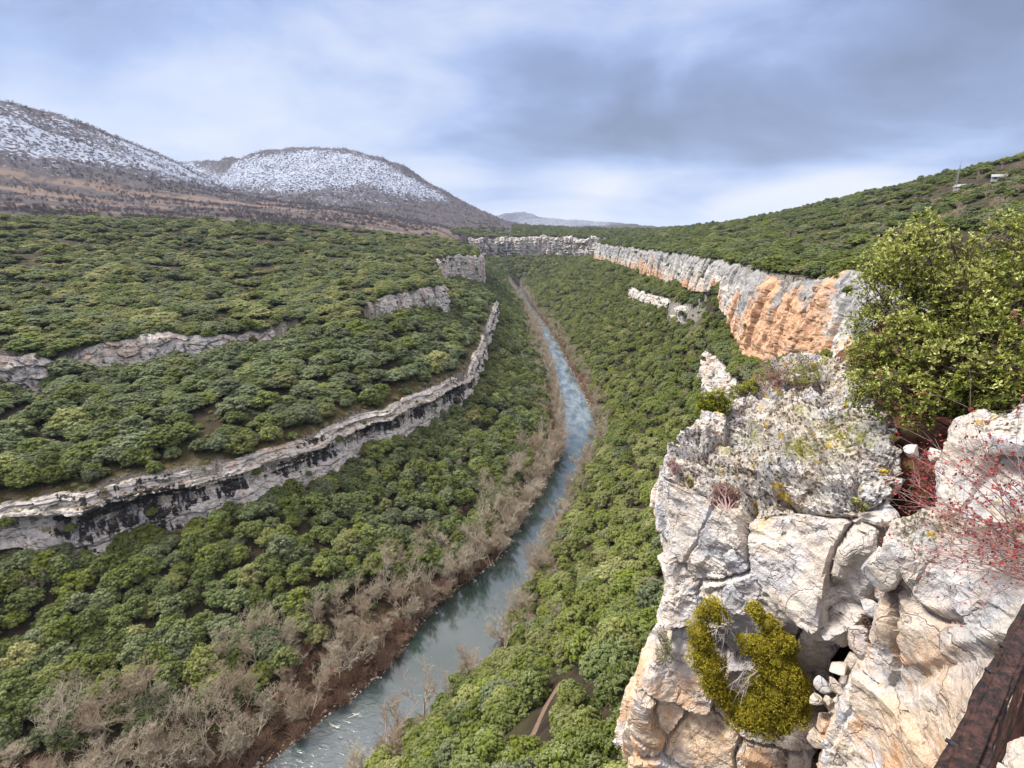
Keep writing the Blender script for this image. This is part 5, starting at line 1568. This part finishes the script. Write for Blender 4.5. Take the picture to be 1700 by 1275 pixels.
bush('holm_oak_bush', 'big leafy holm oak bush with pale green tips overhanging the ledge at the right edge', 'bush', oakb, Yp(1610, 690, 4.7), OAKLEAF, DARKT, 31, 0.034, 0.0078, 360, 6)
# juniper hugging the face of the big block
jb = []
for (px, py, rp) in [(1168,1018,20),(1182,1010,18),(1196,1022,14),(1160,1052,20),(1170,1070,20),(1166,1092,20),(1182,1108,22),(1188,1132,24),(1200,1150,22),(1178,1140,14),(1214,1168,24),(1230,1186,22),(1252,1194,22),(1274,1200,20),(1296,1196,24),(1318,1180,24),(1326,1160,20),(1318,1140,24),(1310,1116,22),(1298,1092,24),(1282,1082,22),(1264,1078,20),(1270,1100,24),(1288,1122,26),(1292,1150,28),(1262,1130,18),(1256,1156,20),(1270,1174,24),(1240,1072,14),(1232,1062,12),(1252,1066,12),(1296,1062,18),(1308,1074,14),(1250,1010,16),(1262,1022,16),(1274,1036,16),(1278,1052,14),(1252,1176,20),(1238,1192,16),(1226,1178,18),(1246,1140,12)]:
    yy = 4.42 - 0.0014 * (py - 1010) * 0.4 - (px - 1160) * 0.0028 - 0.14
    jb.append((px, py, yy, rp * (0.80 + 0.5 * ((px * 7 + py * 3) % 10) / 10)))
J = bush('juniper', 'ring-shaped yellow-green juniper with bare grey twigs inside, growing on the rock face', 'bush', jb, Yp(1225, 1105, 4.42), JUNI, GREYT, 33, 0.015, 0.0038, 4200, 5, core=0.66, nst=0, chain=True)
def twig_tangle(e, paths, m_, seed, r0=0.006, sub=7, sl=0.10):
    r = np.random.default_rng(seed); S = Acc(); base = np.array(e.location)
    for pth in paths:
        P_ = np.array([Yp(*p) for p in pth]) - base
        P_ = resample3(P_, 8)
        P_[1:-1] += r.normal(size=(6, 3)) * 0.008
        S.add(*tube(P_, np.linspace(r0, r0 * 0.3, len(P_)), 4))
        for k in range(sub):
            i = r.integers(1, 7); s = P_[i]; d = (P_[min(i + 1, 7)] - P_[i - 1]); d = d / np.linalg.norm(d) + rand_unit(1, r)[0] * 0.9
            l = sl * r.uniform(0.5, 1.2)
            S.add(*tube([s, s + d * l * 0.5, s + d * l + rand_unit(1, r)[0] * l * 0.2], [r0 * 0.5, r0 * 0.35, r0 * 0.2], 3))
    return S.mesh('dead_twigs', m_, parent=e)
def resample3(P_, n):
    s = np.concatenate([[0], np.cumsum(np.linalg.norm(np.diff(P_, axis=0), axis=1))]); u = np.linspace(0, s[-1], n)
    return np.stack([np.interp(u, s, P_[:, k]) for k in range(3)], 1)
twig_tangle(J, [[(1250,1100,3.93),(1225,1125,3.98),(1212,1150,3.98)],[(1260,1112,3.88),(1235,1135,3.93),(1218,1165,3.98)],[(1200,1020,4.08),(1205,1050,4.08),(1198,1085,4.08)],[(1196,1015,4.08),(1220,1060,4.08),(1235,1080,4.08)],[(1240,1040,4.03),(1238,1070,4.03),(1225,1100,4.03)],[(1250,1100,3.93),(1215,1105,4.03),(1195,1115,4.03)],[(1210,1030,4.03),(1190,1045,4.03)],[(1262,1120,3.88),(1230,1150,3.93)]], GREYT, 5, 0.006, 9, 0.09)

bush('yellow_green_bush', 'small bright yellow-green bush on the far left corner of the mossy block', 'bush', [(1176,668,6.3,16),(1190,662,6.3,16),(1182,680,6.25,16),(1200,672,6.3,14),(1168,680,6.3,12),(1192,685,6.2,12)], Z(1185, 696, 97.7), YGREEN, DARKT, 35, 0.03, 0.007, 1300, 5)
bush('yellow_green_bush', 'darker green bush just right of the yellow-green one, at the rock edge', 'bush', [(1226,655,6.9,14),(1240,648,7.0,13),(1250,640,7.1,10),(1222,672,6.8,10)], Z(1236, 668, 97.75), YGREEN, DARKT, 36, 0.03, 0.007, 1000, 5)
bush('heather_clump', 'round brown dried heather clump on the front slope of the mossy block', 'bush', [(1200,815,4.72,15),(1214,825,4.66,16),(1192,832,4.7,14),(1208,842,4.62,14),(1224,838,4.6,10)], Z(1208, 850, 97.35), DRY, MAUVE, 37, 0.016, 0.003, 2400, 5)
bush('heather_clump', 'reddish dead clump below the yellow-green bush', 'bush', [(1182,722,5.6,10),(1190,735,5.5,10),(1178,742,5.5,8)], Z(1185, 748, 97.6), DRY, MAUVE, 38, 0.02, 0.003, 900, 4)
bush('heather_clump', 'pinkish dry clump at the left rim of the mossy block', 'bush', [(1115,768,5.3,9),(1122,778,5.2,9)], Z(1118, 786, 97.42), DRY, MAUVE, 39, 0.02, 0.003, 900, 4)
bush('cliff_plant', 'sparse pale green plant on the left edge of the rock face', 'plant', [(1098,1052,4.72,10),(1106,1070,4.66,12),(1100,1085,4.66,12),(1112,1092,4.6,8)], Yp(1108, 1085, 4.7), YGREEN, GREYT, 40, 0.02, 0.004, 900, 4)
bush('cliff_plant', 'tiny green tuft above the rock crack on the left side of the mossy block', 'plant', [(1146,800,4.95,6),(1147,806,4.93,5)], Z(1147, 808, 97.42), YGREEN, DARKT, 41, 0.016, 0.004, 2500, 5)
bush('cliff_plant', 'small dark green sprig under the yellow lichen of the mossy block', 'plant', [(1424,836,3.72,7),(1432,842,3.68,7),(1418,832,3.75,5)], Z(1426, 846, 97.85), OAKLEAF, DARKT, 42, 0.02, 0.005, 1500, 5)
bush('cliff_plant', 'brown dead tuft hanging in the cleft beside the cream block', 'plant', [(1440,1030,3.28,12),(1452,1042,3.24,14),(1462,1056,3.2,12),(1446,1060,3.22,9)], Yp(1452, 1050, 3.3), DRY, DARKT, 43, 0.022, 0.003, 1300, 4)
bush('cliff_plant', 'olive creeping plant on top of the cream block behind the rail', 'plant', [(1580,868,2.98,10),(1596,876,2.92,10),(1570,880,2.95,8),(1690,872,2.72,9),(1680,890,2.66,8)], Z(1590, 884, 98.12), YGREEN, MAUVE, 44, 0.018, 0.004, 900, 4)

def twiggy(name, label, roots, m_, seed, H, n, r0, leafm=None, leaves=0, lsz=0.02, lean=(0, 0, 1), cat_='shrub', spread=0.6, partname='stems'):
    r = np.random.default_rng(seed); base = np.array(roots[0]); e = thing(name, label, cat_, tuple(base))
    S, A = Acc(), Acc(); lean = np.array(lean, float)
    tips = []
    for i in range(n):
        p = np.array(roots[r.integers(0, len(roots))]) - base + r.normal(size=3) * [0.05, 0.05, 0.0]
        d = lean + rand_unit(1, r)[0] * spread; d /= np.linalg.norm(d)
        l = H * r.uniform(0.5, 1.1)
        pts = [p]
        for k in range(6):
            d = d + r.normal(size=3) * 0.10 + np.array([0, 0, -0.02]); d /= np.linalg.norm(d); pts.append(pts[-1] + d * l / 6)
        S.add(*tube(pts, np.linspace(r0, r0 * 0.35, 7), 4))
        for k in range(1, 7):
            for q in range(2):
                if r.uniform() < 0.75:
                    s = pts[k]; dd = d + rand_unit(1, r)[0] * 0.9; l2 = l * r.uniform(0.08, 0.3)
                    t1 = s + dd * l2 * 0.5; t2 = s + dd * l2 + rand_unit(1, r)[0] * l2 * 0.2
                    S.add(*tube([s, t1, t2], [r0 * 0.5, r0 * 0.35, r0 * 0.2], 3)); tips += [t1, t2, pts[k]]
    S.mesh(partname, m_, parent=e)
    if leafm and leaves:
        T = np.array(tips); k = r.integers(0, len(T), leaves); C = T[k] + r.normal(size=(leaves, 3)) * lsz * 0.5
        V, Fc = long_leaves(C, rand_unit(leaves, r), np.full(leaves, lsz * 1.3), np.full(leaves, lsz * 0.42), r)
        A.add(V, Fc, np.repeat(r.uniform(0, 1, leaves), 4)); A.mesh('foliage', leafm, 'lobe', parent=e)
    return e
twiggy('thorn_shrub', 'sparse grey leafless shrub at the back end of the mossy block', [Z(1280, 645, 97.85), Z(1300, 640, 97.9), Z(1262, 648, 97.8)], MAUVE, 51, 0.42, 34, 0.004, DRY, 1500, 0.018, spread=0.9)
twiggy('thorn_shrub', 'thin shrub with few olive leaves on the back ridge before the orange cliff', [Z(1322, 640, 97.95), Z(1340, 625, 98.0)], GREYT, 52, 0.34, 26, 0.0035, YGREEN, 1600, 0.02, spread=0.9)
twiggy('thorn_shrub', 'low olive shrub under the left side of the holm oak bush', [Z(1418, 650, 98.1), Z(1430, 665, 98.15)], DARKT, 53, 0.30, 26, 0.0035, OAKLEAF, 1600, 0.022, spread=0.9)
# red rose-like shrub at the right edge, arching up to the left over the boulder
RS = [Yp(1760, 930, 2.35), Yp(1720, 960, 2.3), Yp(1790, 880, 2.45), Yp(1700, 905, 2.6)]
twiggy('red_shrub', 'red-leaved twiggy shrub arching over the grey boulder at the right edge', RS, MAUVE, 54, 0.74, 30, 0.0036, REDL, 1500, 0.017, lean=(-0.50, 0.28, 0.60), spread=0.42)
twiggy('red_shrub', 'low reddish twigs lying across the top of the cream block', [Yp(1720, 930, 2.3), Yp(1690, 915, 2.45), Yp(1740, 960, 2.1)], MAUVE, 55, 0.55, 30, 0.0028, REDL, 450, 0.013, lean=(-0.9, 0.25, 0.16), spread=0.30)
twiggy('red_shrub', 'small red-leaved shrub in the leaf litter between block and boulder', [Z(1530, 800, 97.95), Z(1550, 815, 97.9), Z(1570, 850, 97.9)], MAUVE, 56, 0.30, 30, 0.0025, REDL, 900, 0.014, lean=(-0.4, 0.1, 0.5), spread=0.7)
# fallen leaves
r = np.random.default_rng(61)
Ng2 = vnormals(Vg, Fg)
pxg, pyg, zg = project(Vg)
ok = np.nonzero((Ng2[:, 2] > 0.35) & (pxg > 1380) & (pxg < 1760) & (pyg > 600) & (pyg < 1000))[0]
k = r.choice(ok, 9000)
C = Vg[k] + r.normal(size=(len(k), 3)) * 0.02 + Ng2[k] * 0.012
V, Fc = long_leaves(C, rand_unit(len(k), r) * [1, 1, 0.4], np.full(len(k), 0.030), np.full(len(k), 0.009), r)
redn = np.clip(0.35 + 0.5 * fbm(C * 3.5, 2, 90) + r.normal(size=len(k)) * 0.2, 0, 1)
A = Acc(); A.add(V, Fc, np.repeat(redn, 4)); lt = A.mesh('leaf_litter', LITTER, 'lobe'); tag(lt, kind='stuff')
# grass tufts
def grass(label, px, py, z, n, ln, seed, lean):
    r = np.random.default_rng(seed); A = Acc(); b = Z(px, py, z); 
    for i in range(n):
        p = r.normal(size=3) * [0.06, 0.05, 0.0]; d = np.array(lean) + rand_unit(1, r)[0] * 0.5; d /= np.linalg.norm(d); l = ln * r.uniform(0.5, 1.1)
        pts = [p]
        for k in range(4): d = d + np.array([0, 0, -0.22]); d /= np.linalg.norm(d); pts.append(pts[-1] + d * l / 4)
        A.add(*tube(pts, [0.004, 0.0035, 0.003, 0.002, 0.0008], 3), r.uniform(0, 1))
    o = A.mesh('grass_tuft', GRASSM, 'lobe'); o.location = b; tag(o, label, 'grass tuft')
grass('pale grass tuft trailing down the back of the mossy block', 1425, 700, 98.12, 46, 0.34, 3, (0.5, -0.5, 0.35))
grass('short green grass tuft in a crack left of the trailing grass', 1392, 690, 98.1, 40, 0.22, 4, (0.3, -0.5, 0.5))

# weathered wooden rail with bolts, lower right corner
def rail():
    m, t, b = mat("weathered_red_wood", 0.7)
    P = t.node('ShaderNodeTexCoord').outputs['Object']
    g = t.noise(t.vmul(P, (60, 60, 7)), 1.0, 7, 0.7, 0.4); n = t.noise(P, 6, 5, 0.6)
    c = t.mix(t.rng(g, 0.40, 0.60), (0.007, 0.004, 0.003), (0.060, 0.024, 0.018))
    c = t.mix(t.rng(n, 0.58, 0.70), c, (0.060, 0.028, 0.026))
    c = t.mix(t.rng(t.math('ADD', g, t.math('MULTIPLY', n, 0.4)), 0.82, 0.92), c, (0.26, 0.15, 0.14))
    t.put(b.inputs['Base Color'], c)
    b.inputs['Specular IOR Level'].default_value = 0.4
    t.put(b.inputs['Normal'], t.node('ShaderNodeBump', {'Height': t.math('ADD', g, n), 'Strength': 1.0, 'Distance': 0.012}))
    p0 = Yp(1545, 1400, 0.62); p1 = Yp(1762, 955, 1.25)
    p1 = p1 + (p1 - p0) * 1.1
    ax = p1 - p0; L_ = np.linalg.norm(ax); ax = ax / L_
    e = thing('wooden_rail', 'weathered dark red wooden rail with iron bolts slanting across the bottom right corner', 'rail', tuple(p0))
    view = (p0 + p1) / 2 - CAM; view /= np.linalg.norm(view)
    sx = np.cross(ax, view); sx /= np.linalg.norm(sx); sy = np.cross(sx, ax)
    nz_, na = 300, 56
    zz = np.linspace(0, L_, nz_); aa = np.linspace(0, 2 * math.pi, na, endpoint=False)
    ZZ, AA = np.meshgrid(zz, aa, indexing='ij')
    w, dp = 0.022, 0.024
    ca, sa = np.cos(AA), np.sin(AA)
    rx = w * np.sign(ca) * np.abs(ca) ** 0.45; ry = dp * np.sign(sa) * np.abs(sa) ** 0.45
    wid = 1.0 + 0.30 * np.clip((0.20 - ZZ / L_) * 5, 0, 1)
    q = np.stack([ca.ravel() * 2.2, sa.ravel() * 2.2, ZZ.ravel() * 1.6], 1)
    gr = fbm(q * [2.2, 2.2, 1.0], 4, 900) * 0.5 + fbm(q * [1, 1, 6.0], 3, 905) * 0.35
    gr = gr - 0.35 * np.clip(vnoise(q * [1.0, 1.0, 2.2], 910) - 0.35, 0, 1)
    sc_ = (1 + gr).reshape(ZZ.shape)
    V = sx[None, None] * (rx * wid * sc_)[..., None] + sy[None, None] * (ry * sc_)[..., None] + ax[None, None] * ZZ[..., None]
    V = V + (sx[None, None] * (0.012 * np.sin(ZZ / L_ * 5.0))[..., None])
    V = V.reshape(-1, 3); i = np.arange(nz_ * na).reshape(nz_, na)
    Fq = np.stack([i[:-1].ravel(), i[1:].ravel(), np.roll(i, -1, 1)[1:].ravel(), np.roll(i, -1, 1)[:-1].ravel()], 1)
    mesh_np('beam', V, Fq, m, parent=e, smooth=True)
    for f_ in (0.02, 0.97):
        A = Acc(); c_ = ax * L_ * f_; A.add(*tube([c_ + [0, 0, 0.06], c_ + [0, 0.01, -0.9], c_ + [0.02, 0.02, -2.2]], [0.045, 0.05, 0.055], 10)); A.mesh('post', m, parent=e)
    im, it, ib = mat('dark_iron', 0.5); ib.inputs['Base Color'].default_value = (0.03, 0.028, 0.03, 1); ib.inputs['Metallic'].default_value = 0.7
    # iron strap along the left side, with bolts
    A = Acc(); side = -sx if (project(p0 + (-sx) * 0.1)[0] < project(p0)[0]) else sx
    c0 = p0 * 0 + side * 0.025 - sy * 0.010
    A.add(*tube([c0, c0 + ax * L_ * 0.5, c0 + ax * L_], [0.0055, 0.005, 0.0045], 6)); A.mesh('iron_strap', im, parent=e)
    for f in (0.10, 0.22, 0.27, 0.39, 0.7):
        A = Acc(); s = side * 0.023 + ax * L_ * f - sy * 0.012
        A.add(*tube([s, s + side * 0.012, s + side * 0.0123], [0.008, 0.008, 0.001], 6))
        A.add(*tube([s + side * 0.010, s + side * 0.020, s + side * 0.0203], [0.0045, 0.0045, 0.0005], 8)); A.mesh('bolt', im, parent=e, smooth=False)
rail()
# ---------------------------------------------------------------- air
def haze():
    m = bpy.data.materials.new('haze'); m.use_nodes = True; nt = m.node_tree; nt.nodes.clear()
    o = nt.nodes.new('ShaderNodeOutputMaterial'); v = nt.nodes.new('ShaderNodeVolumePrincipled')
    v.inputs['Color'].default_value = (0.62, 0.76, 1.0, 1); v.inputs['Density'].default_value = 0.00005; v.inputs['Anisotropy'].default_value = 0.0
    nt.links.new(v.outputs[0], o.inputs['Volume'])
    lo, hi = -5.0, float(max(G.max(), 130)) + 30
    s = 15600.0
    V = np.array([(-s,-s,lo),(s,-s,lo),(s,18500,lo),(-s,18500,lo),(-s,-s,hi),(s,-s,hi),(s,18500,hi),(-s,18500,hi)], float)
    b = mesh_np('haze', V, np.array([(0,3,2,1),(4,5,6,7),(0,1,5,4),(1,2,6,5),(2,3,7,6),(3,0,4,7)]), m, smooth=False)
    tag(b, kind='stuff')
haze()
